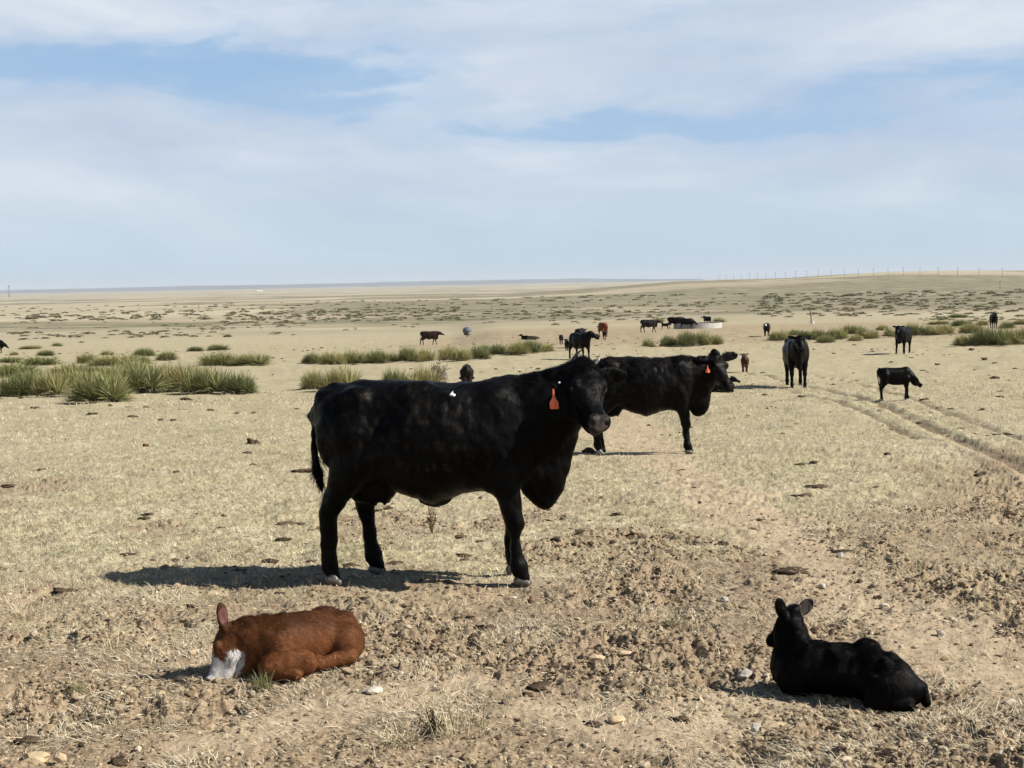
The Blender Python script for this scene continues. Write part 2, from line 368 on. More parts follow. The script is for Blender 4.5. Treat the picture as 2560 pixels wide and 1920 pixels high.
def build_ground():
    dd = np.exp(np.linspace(math.log(4), math.log(50000), 20000)); vv = F * (CAM_H - zbase(dd * 0, dd)) / dd
    rows = [0.3, 0.7, 1.2, 1.8, 2.4, 3.0, 3.6, 4.1, 4.5, 4.8]
    vals = np.arange(1360, 12, -1.9)
    order = np.argsort(vv); rows += list(np.interp(vals, vv[order], dd[order]))
    rows += list(np.exp(np.linspace(math.log(900), math.log(45000), 120)))
    rows = np.unique(np.round(np.array(rows), 3))
    uu = np.concatenate([-np.geomspace(3.2, 0.632, 40), -np.arange(0.63, 0.4005, -0.0013), np.arange(-0.4, 0.4001, 0.00066), np.arange(0.63, 0.4005, -0.0013)[::-1], np.geomspace(0.632, 3.2, 40)])
    U, D = np.meshgrid(uu, rows); x = U * D; y = D
    s, r_, br, ru, dz = masks(x, y)
    z = zbase(x, y) + dz + micro(x, y, s, r_) * flatten(x, y)
    nr, nc = x.shape
    idx = np.arange(nr * nc).reshape(nr, nc)
    f = np.stack([idx[:-1, :-1], idx[:-1, 1:], idx[1:, 1:], idx[1:, :-1]], -1).reshape(-1, 4)
    far = sstep(120, 380, y)
    u = x / np.maximum(y, 1)
    band = fbm(x / 260., y / 420., 71, 4)
    scrub = sstep(0.47, 0.56, band) * sstep(260, 420, y) * (1 - 0.5 * sstep(4000, 9000, y))
    scrub = np.maximum(scrub, 1.0 * sstep(0.02, 0.2, u) * sstep(300, 500, y) * (1 - sstep(1500, 2400, y)))
    o = mesh_np('ground', np.stack([x, y, z], -1).reshape(-1, 3), f, mat_ground(), None, True, np.stack([s, r_, br], -1).reshape(-1, 3))
    ca = o.data.color_attributes.new('tint_two', 'FLOAT_COLOR', 'POINT')
    c4 = np.ones((nr * nc, 4), np.float32); c4[:, 0] = ru.ravel(); c4[:, 1] = far.ravel(); c4[:, 2] = scrub.ravel()
    ca.data.foreach_set('color', c4.ravel())
    tag(o, kind='structure', label='dry trampled rangeland of short straw coloured grass and broken brown soil')
    return o
def build_hills():
    n = 400; az_ = np.linspace(-0.75, 0.13, n); D = 26000.
    h = 18 + 40 * fbm(az_ * 9, az_ * 0, 91, 5) + 12 * fbm(az_ * 60, az_ * 0, 92, 3)
    h = h * (1 - sstep(0.03, 0.14, az_)) + 5
    vs = []
    for dy, k in ((-4200, -1.2), (-2500, 0.35), (-900, 0.8), (0, 1.0), (1500, 0.9), (4000, -1.0)):
        zz = CAM_H - 22 + (h + 17) * max(k, 0) - (30 if k < 0 else 0)
        vs.append(np.stack([az_ * (D + dy), np.full(n, D + dy), zz], -1))
    v = np.array(vs); m_ = len(vs); idx = np.arange(m_ * n).reshape(m_, n)
    f = np.stack([idx[:-1, :-1], idx[:-1, 1:], idx[1:, 1:], idx[1:, :-1]], -1).reshape(-1, 4)
    mt = mat_simple('far_hill_scrub', (0.12, 0.14, 0.15), 0.95, 0.1, 0.3, 0.0006, 0)
    tag(mesh_np('hills', v.reshape(-1, 3), f, mt), kind='structure', label='low blue hills along the far horizon')
# ------------------------------------------------------------------ implicit bodies -> meshes
def nrm(v):
    v = np.asarray(v, float); return v / np.linalg.norm(v)
def frame(fwd, up):
    """rows: forward, side, up"""
    f = nrm(fwd); s = nrm(np.cross(nrm(up), f)); u = np.cross(f, s); return np.array([f, s, u])
class Sdf:
    def __init__(s): s.pr = []
    def cap(s, a, b, ra, rb, k=0.03, sq=None, op='+'):
        """tapered capsule; sq = (axis vector, factor): flattened along that axis"""
        a = np.asarray(a, float); b = np.asarray(b, float)
        r = max(ra, rb) * 1.05
        lo = np.minimum(a, b) - r; hi = np.maximum(a, b) + r
        def f(P):
            Q = P; A, B = a, b
            if sq is not None:
                ax = nrm(sq[0]); q = 1 / sq[1] - 1; c = (a + b) / 2
                Q = P + ((P - c) @ ax)[..., None] * ax * q
                A = a + np.dot(a - c, ax) * ax * q; B = b + np.dot(b - c, ax) * ax * q
            ba = B - A; L = max(np.dot(ba, ba), 1e-9)
            t = np.clip(((Q - A) @ ba) / L, 0, 1)
            dd = np.linalg.norm(Q - A - t[..., None] * ba, axis=-1) - (ra + (rb - ra) * t)
            return dd * (sq[1] if sq is not None and sq[1] < 1 else 1)
        s.pr.append((f, lo, hi, k, op)); return s
    def chain(s, pts, rs, k=0.03, sq=None):
        for i in range(len(pts) - 1): s.cap(pts[i], pts[i + 1], rs[i], rs[i + 1], k, sq)
        return s
    def ell(s, c, r, k=0.03, rot=None, op='+'):
        c = np.asarray(c, float); r = np.asarray(r, float) * np.ones(3); M = np.eye(3) if rot is None else np.asarray(rot)
        e = max(r) if rot is not None else r
        def f(P):
            q = (P - c) @ M.T
            a = np.linalg.norm(q / r, axis=-1); b = np.linalg.norm(q / (r * r), axis=-1)
            return np.where(b > 1e-9, a * (a - 1) / np.maximum(b, 1e-9), -min(r))
        s.pr.append((f, c - e, c + e, k, op)); return s
    def loft(s, xs, top, bot, hw, k=0.04, org=(0, 0, 0), M=None, ex=2.3, yc=None, low=0.0):
        """body swept along local x with top / bottom / half width curves"""
        xs, top, bot, hw = map(lambda q: np.asarray(q, float), (xs, top, bot, hw)); org = np.asarray(org, float)
        M = np.eye(3) if M is None else np.asarray(M)
        yc_ = np.zeros(len(xs)) if yc is None else np.asarray(yc, float)
        t_ = np.linspace(xs[0], xs[-1], 200)
        def sm(v):
            g = np.interp(t_, xs, v); kk = np.exp(-np.linspace(-2, 2, 15) ** 2); kk /= kk.sum()
            return np.convolve(np.pad(g, 7, mode='edge'), kk, 'valid')
        T, B, H, C = sm(top), sm(bot), sm(hw), sm(yc_)
        corners = np.array([[x, y, z] for x in (xs[0], xs[-1]) for y in (-max(hw) - max(abs(yc_)), max(hw) + max(abs(yc_))) for z in (min(bot), max(top))]) @ M + org
        def f(P):
            q = (P - org) @ M.T
            x = np.clip(q[..., 0], xs[0], xs[-1])
            tt, bb, hh, cc = np.interp(x, t_, T), np.interp(x, t_, B), np.interp(x, t_, H), np.interp(x, t_, C)
            zc = (tt + bb) / 2; hz = (tt - bb) / 2
            zz = (q[..., 2] - zc) / hz
            hh = hh * (1 - low * np.clip(-zz, 0, 1))
            yy = (q[..., 1] - cc) / hh
            rr = (np.abs(yy) ** ex + np.abs(zz) ** ex) ** (1 / ex)
            dd = (rr - 1) * np.minimum(hh, hz) * 0.9
            ox = np.abs(q[..., 0] - x)
            return np.where(dd > 0, np.hypot(dd, ox), dd + ox)
        s.pr.append((f, corners.min(0), corners.max(0), k, '+')); return s
    def mesh(s, vox, pad=0.05):
        lo = np.min([p[1] for p in s.pr if p[4] == '+'], 0) - pad; hi = np.max([p[2] for p in s.pr if p[4] == '+'], 0) + pad
        n = np.ceil((hi - lo) / vox).astype(int) + 1
        ax = [lo[i] + vox * np.arange(n[i]) for i in range(3)]
        D = np.full(n, 0.2, np.float32)
        for f, a, b, k, op in s.pr:
            mg = 3 * k + 0.04
            i0 = np.clip(((a - mg - lo) / vox).astype(int), 0, n - 1); i1 = np.clip(((b + mg - lo) / vox).astype(int) + 2, 1, n)
            sl_ = tuple(slice(i0[i], i1[i]) for i in range(3))
            G = np.stack(np.meshgrid(ax[0][sl_[0]], ax[1][sl_[1]], ax[2][sl_[2]], indexing='ij'), -1)
            d = f(G).astype(np.float32); o = D[sl_]
            if op == '+':
                h = np.clip(0.5 + 0.5 * (o - d) / k, 0, 1); D[sl_] = o + (d - o) * h - k * h * (1 - h)
            else:
                h = np.clip(0.5 - 0.5 * (o + d) / k, 0, 1); D[sl_] = o + (-d - o) * h + k * h * (1 - h)
        return nets(D, lo, vox)
def nets(D, lo, vox):
    """surface nets: quads around the zero level of grid D"""
    S = D < 0; nx, ny, nz = D.shape
    c = S[:-1, :-1, :-1].astype(np.int8)
    cs = c.copy()
    for dx in (0, 1):
        for dy in (0, 1):
            for dz in (0, 1):
                if dx or dy or dz: cs = cs + S[dx:nx - 1 + dx, dy:ny - 1 + dy, dz:nz - 1 + dz]
    cell = (cs > 0) & (cs < 8)
    ids = np.full(cell.shape, -1, np.int64); I = np.argwhere(cell); ids[cell] = np.arange(len(I))
    acc = np.zeros((len(I), 3)); cnt = np.zeros(len(I))
    offs = [(a, b, c_) for a in (0, 1) for b in (0, 1) for c_ in (0, 1)]
    for o in offs:
        for ax in range(3):
            if o[ax]: continue
            p = list(o); p[ax] = 1
            d0 = D[I[:, 0] + o[0], I[:, 1] + o[1], I[:, 2] + o[2]]; d1 = D[I[:, 0] + p[0], I[:, 1] + p[1], I[:, 2] + p[2]]
            mk = (d0 < 0) != (d1 < 0); t = np.where(mk, d0 / np.where(mk, d0 - d1, 1), 0)
            q = np.tile(np.array(o, float), (len(I), 1)); q[:, ax] += t
            acc += q * mk[:, None]; cnt += mk
    V = (I + acc / cnt[:, None]) * vox + lo
    Fc = []
    for ax in range(3):
        a = [slice(None)] * 3; b = [slice(None)] * 3; a[ax] = slice(0, -1); b[ax] = slice(1, None)
        cr = S[tuple(a)] != S[tuple(b)]; E = np.argwhere(cr)
        u, w = [(1, 2), (2, 0), (0, 1)][ax]
        E = E[(E[:, u] > 0) & (E[:, w] > 0) & (E[:, u] < D.shape[u] - 1) & (E[:, w] < D.shape[w] - 1)]
        ins = S[E[:, 0], E[:, 1], E[:, 2]]
        def g(du, dw):
            q = E.copy(); q[:, u] -= du; q[:, w] -= dw; return ids[q[:, 0], q[:, 1], q[:, 2]]
        quad = np.stack([g(1, 1), g(0, 1), g(0, 0), g(1, 0)], -1)
        quad[~ins] = quad[~ins][:, ::-1]
        Fc.append(quad)
    Fc = np.concatenate(Fc)
    return V.astype(np.float32), Fc[(Fc >= 0).all(1)].astype(np.int32)
def relax(V, Fq, it=2, lam=0.5):
    n = len(V)
    for _ in range(it):
        acc = np.zeros((n, 3)); c = np.zeros(n)
        for i in range(4):
            a = Fq[:, i]; b = Fq[:, (i + 1) % 4]
            for q in range(3): acc[:, q] += np.bincount(a, V[b, q], n) + np.bincount(b, V[a, q], n)
            c += np.bincount(a, minlength=n) + np.bincount(b, minlength=n)
        V = V + lam * (acc / np.maximum(c, 1)[:, None] - V)
    return V
def vnormals(V, Fq):
    a, b, c, d = (V[Fq[:, i]] for i in range(4)); n = np.cross(c - a, d - b)
    N_ = np.zeros_like(V, dtype=np.float64)
    for i in range(4):
        for q in range(3): N_[:, q] += np.bincount(Fq[:, i], n[:, q], len(V))
    return N_ / np.maximum(np.linalg.norm(N_, axis=1), 1e-12)[:, None]
def fur(V, Fq, tint, count, length, comb, rng, width=0.0016, lift=0.35, keep=None, curl=0.5):
    """thin hair blades standing on a skin; comb(P, N) gives the lie of the coat"""
    a, b, c, d = (V[Fq[:, i]] for i in range(4)); A = np.linalg.norm(np.cross(c - a, d - b), axis=1); A = A / A.sum()
    fi = rng.choice(len(Fq), count, p=A); w = rng.random((count, 2))
    P = (a[fi] * ((1 - w[:, :1]) * (1 - w[:, 1:])) + b[fi] * (w[:, :1] * (1 - w[:, 1:])) + c[fi] * (w[:, :1] * w[:, 1:]) + d[fi] * ((1 - w[:, :1]) * w[:, 1:]))
    VN = vnormals(V, Fq); Nn = VN[Fq[fi, 0]]
    if keep is not None:
        m_ = keep(P, Nn); P, Nn, fi = P[m_], Nn[m_], fi[m_]
    n = len(P); T = comb(P, Nn); T = T - (T * Nn).sum(1, keepdims=True) * Nn
    T /= np.maximum(np.linalg.norm(T, axis=1, keepdims=True), 1e-6)
    S_ = np.cross(Nn, T); ang = (fbm(P[:, 0] * 18 + P[:, 2] * 9, P[:, 1] * 18 + P[:, 2] * 14, 5, 3) - 0.5) * 5 * curl + rng.normal(0, 0.25, n)
    T = T * np.cos(ang)[:, None] + S_ * np.sin(ang)[:, None]; S_ = np.cross(Nn, T)
    L = length(P, Nn) * (0.6 + 0.8 * rng.random(n)); W_ = width * (0.6 + 0.8 * rng.random(n))
    root = P - Nn * 0.001
    m1 = root + (T * 0.6 + Nn * lift) * (L * 0.55)[:, None]
    tip = root + (T * 1.15 + Nn * lift * 0.9) * (L * 0.9)[:, None]
    s_ = S_ * W_[:, None]
    vs = np.stack([root - s_, root + s_, m1 + s_ * 0.8, m1 - s_ * 0.8, tip], 1).reshape(-1, 3)
    i = np.arange(n) * 5
    f = np.concatenate([np.stack([i, i + 1, i + 2], -1), np.stack([i, i + 2, i + 3], -1), np.stack([i + 3, i + 2, i + 4], -1)])
    cl = tint[Fq[fi, 0]] * (0.65 + 0.7 * rng.random((n, 1)))
    return vs, f, np.repeat(cl, 5, 0)
# ------------------------------------------------------------------ cattle
def mat_coat(name, rough=0.42, spec=0.35, sheen=0.15, var=0.35, bump=0.35):
    m_, t, b = mat_new(name)
    tcn = nd(t, 'ShaderNodeTexCoord'); v = tcn.outputs['Object']
    a = nd(t, 'ShaderNodeAttribute'); a.attribute_name = 'tint'
    mp = nd(t, 'ShaderNodeMapping'); mp.inputs['Scale'].default_value = (14, 14, 5); t.links.new(v, mp.inputs[0])
    n_ = noise(t, mp.outputs[0], 1.0, 7, 0.65, 0.8); nb = noise(t, v, 5.0, 5, 0.6, 0.4)
    k_ = ramp(t, mth(t, 'ADD', mth(t, 'MULTIPLY', n_, 0.6), mth(t, 'MULTIPLY', nb, 0.4)), [(0.3, 1 - var), (0.7, 1 + var)])
    t.links.new(mixc(t, 1.0, a.outputs['Color'], k_, 'MULTIPLY'), b.inputs['Base Color'])
    t.links.new(ramp(t, nb, [(0.3, rough - 0.08), (0.7, rough + 0.18)]), b.inputs['Roughness'])
    b.inputs['Specular IOR Level'].default_value = spec
    b.inputs['Sheen Weight'].default_value = sheen; b.inputs['Sheen Roughness'].default_value = 0.4
    bp = nd(t, 'ShaderNodeBump'); bp.inputs['Strength'].default_value = bump; bp.inputs['Distance'].default_value = 0.012
    mp2 = nd(t, 'ShaderNodeMapping'); mp2.inputs['Scale'].default_value = (60, 60, 22); t.links.new(v, mp2.inputs[0])
    t.links.new(mth(t, 'ADD', noise(t, mp2.outputs[0], 1.0, 5, 0.7, 0.6), mth(t, 'MULTIPLY', n_, 1.5)), bp.inputs['Height'])
    t.links.new(bp.outputs[0], b.inputs['Normal'])
    return m_
M_BLACK = mat_coat('black_coat', 0.36, 0.07, 0.0, 0.45, 0.4)
M_BROWN = mat_coat('brown_coat', 0.60, 0.15, 0.03, 0.30)
M_HAIR = mat_tint('coat_hair', 0.6, 0.05)
M_HOOF = mat_simple('hoof_horn', (0.075, 0.068, 0.06), 0.4, 0.5, 0.5, 30)
M_HORN = mat_simple('pale_horn', (0.42, 0.38, 0.30), 0.4, 0.5, 0.2, 30)
M_EYE, _t, _b = mat_new('eye_dark'); _b.inputs['Base Color'].default_value = (0.006, 0.005, 0.004, 1); _b.inputs['Roughness'].default_value = 0.06
M_TAG = mat_simple('orange_tag_plastic', (0.80, 0.17, 0.07), 0.45, 0.4, 0.08, 20, 0)
M_WHITE = mat_simple('white_smudge', (0.78, 0.77, 0.74), 0.8, 0.2, 0.15, 60)
M_NOSE = mat_simple('wet_nose', (0.02, 0.018, 0.017), 0.3, 0.5, 0.3, 60)

BLACK = (0.0030, 0.0027, 0.0026); DKBROWN = (0.020, 0.010, 0.008); RED = (0.20, 0.060, 0.022); CALFBROWN = (0.125, 0.047, 0.018)

def head_sdf(S, P, D, U, s=1.0, ears=None, k=0.02, bull=1.0, lf=1.0):
    """P poll, D towards the muzzle, U forehead normal, s scale; ears: list of (side, out direction in head frame, length)"""
    M = frame(D, U); P = np.asarray(P, float)
    w = lambda x, y, z: P + (np.array([x * lf, y, z]) * s) @ M
    S.loft(lf * np.array([-0.07, -0.02, 0.06, 0.15, 0.23, 0.32, 0.40, 0.46, 0.50]) * s,
           np.array([-0.00, 0.045, 0.060, 0.062, 0.045, 0.022, 0.020, 0.020, -0.008]) * s,
           np.array([-0.10, -0.16, -0.20, -0.205, -0.185, -0.135, -0.112, -0.100, -0.070]) * s,
           np.array([0.075, 0.105, 0.108, 0.108, 0.092, 0.072, 0.068, 0.078, 0.060]) * s * bull, k, P, M, 2.4, None, 0.30)
    for sd in (-1, 1):
        S.ell(w(0.145, sd * 0.092, 0.022), np.array([0.050, 0.030, 0.034]) * s, 0.018 * s + 0.004, M)      # brow
        S.ell(w(0.20, sd * 0.070, -0.13), np.array([0.090, 0.035, 0.060]) * s, 0.03 * s, M)                # jaw muscle
        S.ell(w(0.46, sd * 0.042, -0.005), np.array([0.040, 0.034, 0.034]) * s, 0.015 * s + 0.003, M)       # nostril wing
        S.ell(w(0.488, sd * 0.046, 0.000), np.array([0.020, 0.012, 0.017]) * s, 0.008 * s, M, '-')
        S.ell(w(0.168, sd * 0.112, -0.004), np.array([0.024, 0.014, 0.017]) * s, 0.008 * s, M, '-')
    S.ell(w(0.44, 0, -0.085), np.array([0.060, 0.050, 0.030]) * s, 0.02 * s, M)                           # lower lip
    for i, zz in enumerate((-0.052,)):
        for sd in (-1, 1): S.cap(w(0.39, sd * 0.085, zz), w(0.50, sd * 0.02, zz + 0.006), 0.006 * s, 0.006 * s, 0.008 * s, None, '-')
    for e in (ears if ears is not None else ((-1, (-0.25, -1, 0.0), 0.21, (0.3, 0, 1)), (1, (-0.25, 1, 0.0), 0.21, (0.3, 0, 1)))):
        sd, od, L, face = e; od = nrm(od); fc = nrm(np.array(face, float) - np.dot(face, od) * od); b0 = np.array([0.01, sd * 0.095, -0.01])
        A = (P + (b0 * s) @ M); B = P + ((b0 + od * L * 0.92) * s) @ M; C = P + ((b0 + od * L * 0.50) * s) @ M
        odw = od @ M; fw_ = fc @ M; Mr = np.array([odw, np.cross(fw_, odw), fw_])
        th = max(0.016 * s, 0.0085)
        S.cap(A, C, 0.032 * s, 0.03 * s, 0.02 * s, (fw_, 0.7))
        S.ell(C, (L * 0.50 * s, 0.060 * s, th), 0.012 * s, Mr)
        S.ell(C + fw_ * th * 1.35, (L * 0.40 * s, 0.044 * s, th), 0.006 * s, Mr, '-')
    return M, w
def leg(S, kind, sd, base, dx=0.0, dy=0.0, sc_=1.0, thin=1.0, y=0.17, bend=0.0):
    """one leg ending in a fetlock; returns the hoof position"""
    T = lambda *p: np.array(p, float) * sc_ + np.array(base)
    yy = sd * y
    if kind == 'F':
        pts = [T(0.55, yy * 0.95, 0.86), T(0.555 + dx * .2, yy, 0.62), T(0.60 + dx * .55 + bend, yy + dy * .5, 0.385), T(0.595 + dx * .8, yy + dy * .8, 0.24), T(0.61 + dx, yy + dy, 0.115), T(0.635 + dx, yy + dy, 0.055)]
        rs = np.array([0.122, 0.080, 0.051, 0.036, 0.044, 0.041]) * sc_ * thin
        S.ell(T(0.585 + dx * .55 + bend, yy + dy * .5, 0.385), np.array([0.050, 0.046, 0.056]) * sc_ * thin, 0.02 * sc_)
    else:
        pts = [T(-0.40, yy * 0.9, 0.98), T(-0.44 + dx * .25, yy, 0.74), T(-0.56 + dx * .6, yy, 0.55), T(-0.605 + dx * .8, yy + dy * .5, 0.475), T(-0.60 + dx * .95, yy + dy * .8, 0.28), T(-0.595 + dx, yy + dy, 0.125), T(-0.570 + dx, yy + dy, 0.058)]
        rs = np.array([0.17, 0.130, 0.080, 0.060, 0.043, 0.047, 0.044]) * sc_ * thin
    S.chain(pts, rs, 0.03 * sc_)
    h = pts[-1].copy(); h[2] = base[2]; return h
def hoof_mesh(s=1.0, vox=0.006):
    S = Sdf()
    for sd in (-1, 1):
        S.cap((-0.028 * s, sd * 0.024 * s, 0.040 * s), (0.034 * s, sd * 0.026 * s, 0.024 * s), 0.030 * s, 0.022 * s, 0.006 * s)
        S.cap((-0.005 * s, sd * 0.018 * s, 0.062 * s), (0.02 * s, sd * 0.024 * s, 0.03 * s), 0.028 * s, 0.022 * s, 0.006 * s)
    S.ell((0, 0, -0.5), (1, 1, 0.498), 0.003, None, '-')
    S.cap((0.075 * s, 0, 0.0), (0.03 * s, 0, 0.06 * s), 0.004 * s, 0.003 * s, 0.004, None, '-')
    return S.mesh(vox * max(s, 0.6), 0.03)
_hoofs = {}
def add_hoof(parent, pos, rz, s, mat=None):
    key = round(s, 2)
    if key not in _hoofs:
        V, Fq = hoof_mesh(s); _hoofs[key] = mesh_np('hoof', V, Fq, M_HOOF, parent); o = _hoofs[key]
    else:
        o = _hoofs[key].copy(); link(o, parent)
    o.location = tuple(pos); o.rotation_euler = (0, 0, rz); return o
def ball(name, parent, pos, r, mat, seg=16):
    a = np.linspace(0, 2 * np.pi, seg, endpoint=False); b = np.linspace(0.12, np.pi - 0.12, seg // 2)
    A, B = np.meshgrid(a, b); v = np.stack([np.sin(B) * np.cos(A), np.sin(B) * np.sin(A), np.cos(B)], -1).reshape(-1, 3) * r
    n = seg; mr = len(b); f = [[i * n + j, (i + 1) * n + j, (i + 1) * n + (j + 1) % n, i * n + (j + 1) % n] for i in range(mr - 1) for j in range(n)]
    v = np.vstack([v, [[0, 0, r], [0, 0, -r]]]); t = len(v) - 2
    f += [[t, j, (j + 1) % n, t] for j in range(0)]
    return_o = mesh_np(name, v, f, mat, parent); return_o.location = tuple(pos); return return_o
def horn(parent, pts, rs, mat=M_HORN, name='horn'):
    S = Sdf(); S.chain([np.array(p, float) for p in pts], rs, 0.004); V, Fq = S.mesh(0.005, 0.02); return mesh_np(name, V, Fq, mat, parent)
def ear_tag(parent, top, drop, w, nrm_xy, mat=M_TAG):
    """two-lobed plastic tag: narrow neck above a square plate, slightly folded"""
    prof = [(0.0, .10), (0.10, .13), (0.40, .14), (0.56, .34), (0.66, .48), (0.94, .50), (1.0, .44)]
    ax = np.array([-nrm_xy[1], nrm_xy[0], 0.0]); nn = np.array([nrm_xy[0], nrm_xy[1], 0.0]); top = np.array(top, float)
    vs, f = [], []
    for z_, h in prof:
        for q in (-1, -0.05, 1):
            for th in (-0.0018, 0.0018):
                vs.append(top + ax * (q * h * w + 0.1 * w * z_) + nn * (th - (1 - abs(q)) * -0.012 * z_ - 0.01 * z_) + np.array([0, 0, -drop * z_]))
    n = len(prof)
    idx = lambda i, j, k_: i * 6 + j * 2 + k_
    for i in range(n - 1):
        for j in range(2):
            f += [[idx(i, j, 1), idx(i, j + 1, 1), idx(i + 1, j + 1, 1), idx(i + 1, j, 1)], [idx(i, j, 0), idx(i + 1, j, 0), idx(i + 1, j + 1, 0), idx(i, j + 1, 0)]]
        f += [[idx(i, 0, 0), idx(i, 0, 1), idx(i + 1, 0, 1), idx(i + 1, 0, 0)], [idx(i, 2, 0), idx(i + 1, 2, 0), idx(i + 1, 2, 1), idx(i, 2, 1)]]
    for j in range(2):
        f += [[idx(0, j, 0), idx(0, j + 1, 0), idx(0, j + 1, 1), idx(0, j, 1)], [idx(n - 1, j, 0), idx(n - 1, j, 1), idx(n - 1, j + 1, 1), idx(n - 1, j + 1, 0)]]
    return mesh_np('ear_tag', np.array(vs), f, mat, parent, False)
def comb_std(P, N_):
    return np.stack([-0.7 + 0 * P[:, 0], 0 * P[:, 0], -0.75 + 0.35 * (P[:, 2] > 1.2)], -1)
def make_skin(name, S, vox, mat, parent, tintf, it=2, disp=0.0):
    V, Fq = S.mesh(vox); V = relax(V.astype(np.float64), Fq, it, 0.5)
    if disp:
        V = V + vnormals(V, Fq) * ((fbm(V[:, 0] * 6 + 3, V[:, 2] * 5 + V[:, 1] * 3, 61, 3) - 0.5) * disp + (fbm(V[:, 0] * 22, V[:, 2] * 16 + V[:, 1] * 9, 62, 3) - 0.5) * disp * 0.25)[:, None]
    tint = tintf(V); o = mesh_np('body', V, Fq, mat, parent, True, tint); return V, Fq, tint
def flat_tint(c):
    return lambda V: np.tile(np.array(c), (len(V), 1))

def torso(S, fat=1.0, calf=False):
    if not calf:
        S.loft([-0.68, -0.62, -0.50, -0.36, -0.20, -0.06, 0.07, 0.25, 0.42, 0.58, 0.74, 0.86],
               [1.17, 1.26, 1.295, 1.303, 1.292, 1.282, 1.277, 1.278, 1.287, 1.295, 1.27, 1.18],
               [0.98, 0.86, 0.72, 0.645, 0.600, 0.545, 0.500, 0.560, 0.575, 0.60, 0.66, 0.80],
               np.array([0.13, 0.20, 0.25, 0.275, 0.31, 0.345, 0.352, 0.335, 0.295, 0.25, 0.20, 0.13]) * fat, 0.05)
        for sd in (-1, 1):
            S.ell((-0.39, sd * 0.205, 1.205), (0.085, 0.055, 0.055), 0.07)            # hook bone
            S.ell((-0.645, sd * 0.085, 1.17), (0.05, 0.05, 0.07), 0.05)               # pin bone
            S.ell((-0.45, sd * 0.155, 0.97), (0.215, 0.115, 0.27), 0.05)              # thigh
            S.ell((-0.33, sd * 0.215, 0.86), (0.125, 0.075, 0.17), 0.05)              # stifle
            S.ell((0.52, sd * 0.185, 1.00), (0.16, 0.085, 0.25), 0.06)                # shoulder blade
            S.ell((0.50, sd * 0.16, 0.70), (0.12, 0.085, 0.13), 0.05)                 # elbow
            S.ell((-0.235, sd * 0.335, 1.10), (0.085, 0.05, 0.10), 0.06, None, '-')   # hollow before the hip
        S.ell((0.775, 0, 0.68), (0.135, 0.085, 0.185), 0.06)                          # brisket
        S.ell((0.85, 0, 0.82), (0.095, 0.075, 0.20), 0.06)
        S.ell((-0.38, 0, 0.60), (0.13, 0.10, 0.10), 0.04)                             # udder
    else:
        S.loft([-0.66, -0.60, -0.48, -0.30, -0.06, 0.20, 0.42, 0.60, 0.74],
               [1.16, 1.24, 1.27, 1.275, 1.26, 1.262, 1.27, 1.24, 1.12],
               [0.96, 0.80, 0.70, 0.655, 0.595, 0.585, 0.60, 0.65, 0.78],
               np.array([0.13, 0.19, 0.225, 0.235, 0.25, 0.25, 0.235, 0.20, 0.13]) * fat, 0.05)
        for sd in (-1, 1):
            S.ell((-0.45, sd * 0.115, 1.00), (0.19, 0.095, 0.24), 0.05)
            S.ell((0.52, sd * 0.12, 0.98), (0.15, 0.08, 0.24), 0.05)
            S.ell((-0.38, sd * 0.16, 1.21), (0.06, 0.04, 0.045), 0.05)
        S.ell((0.66, 0, 0.84), (0.12, 0.09, 0.14), 0.05)
def neck(S, poll, throat=0.16, calf=False, mid=None):
    poll = np.array(poll, float)
    a = np.array([0.56, 0, 1.04]) if not calf else np.array([0.56, 0, 1.06]); r0, r1 = (0.245, 0.15) if not calf else (0.235, 0.155)
    b = poll + np.array([0, 0, -0.10]); m_ = (a * 0.45 + b * 0.55) if mid is None else np.array(mid, float)
    sq = ((0, 1, 0), 0.80)
    S.cap(a, m_, r0, (r0 + r1) * 0.5, 0.06, sq); S.cap(m_, b, (r0 + r1) * 0.5, r1, 0.05)

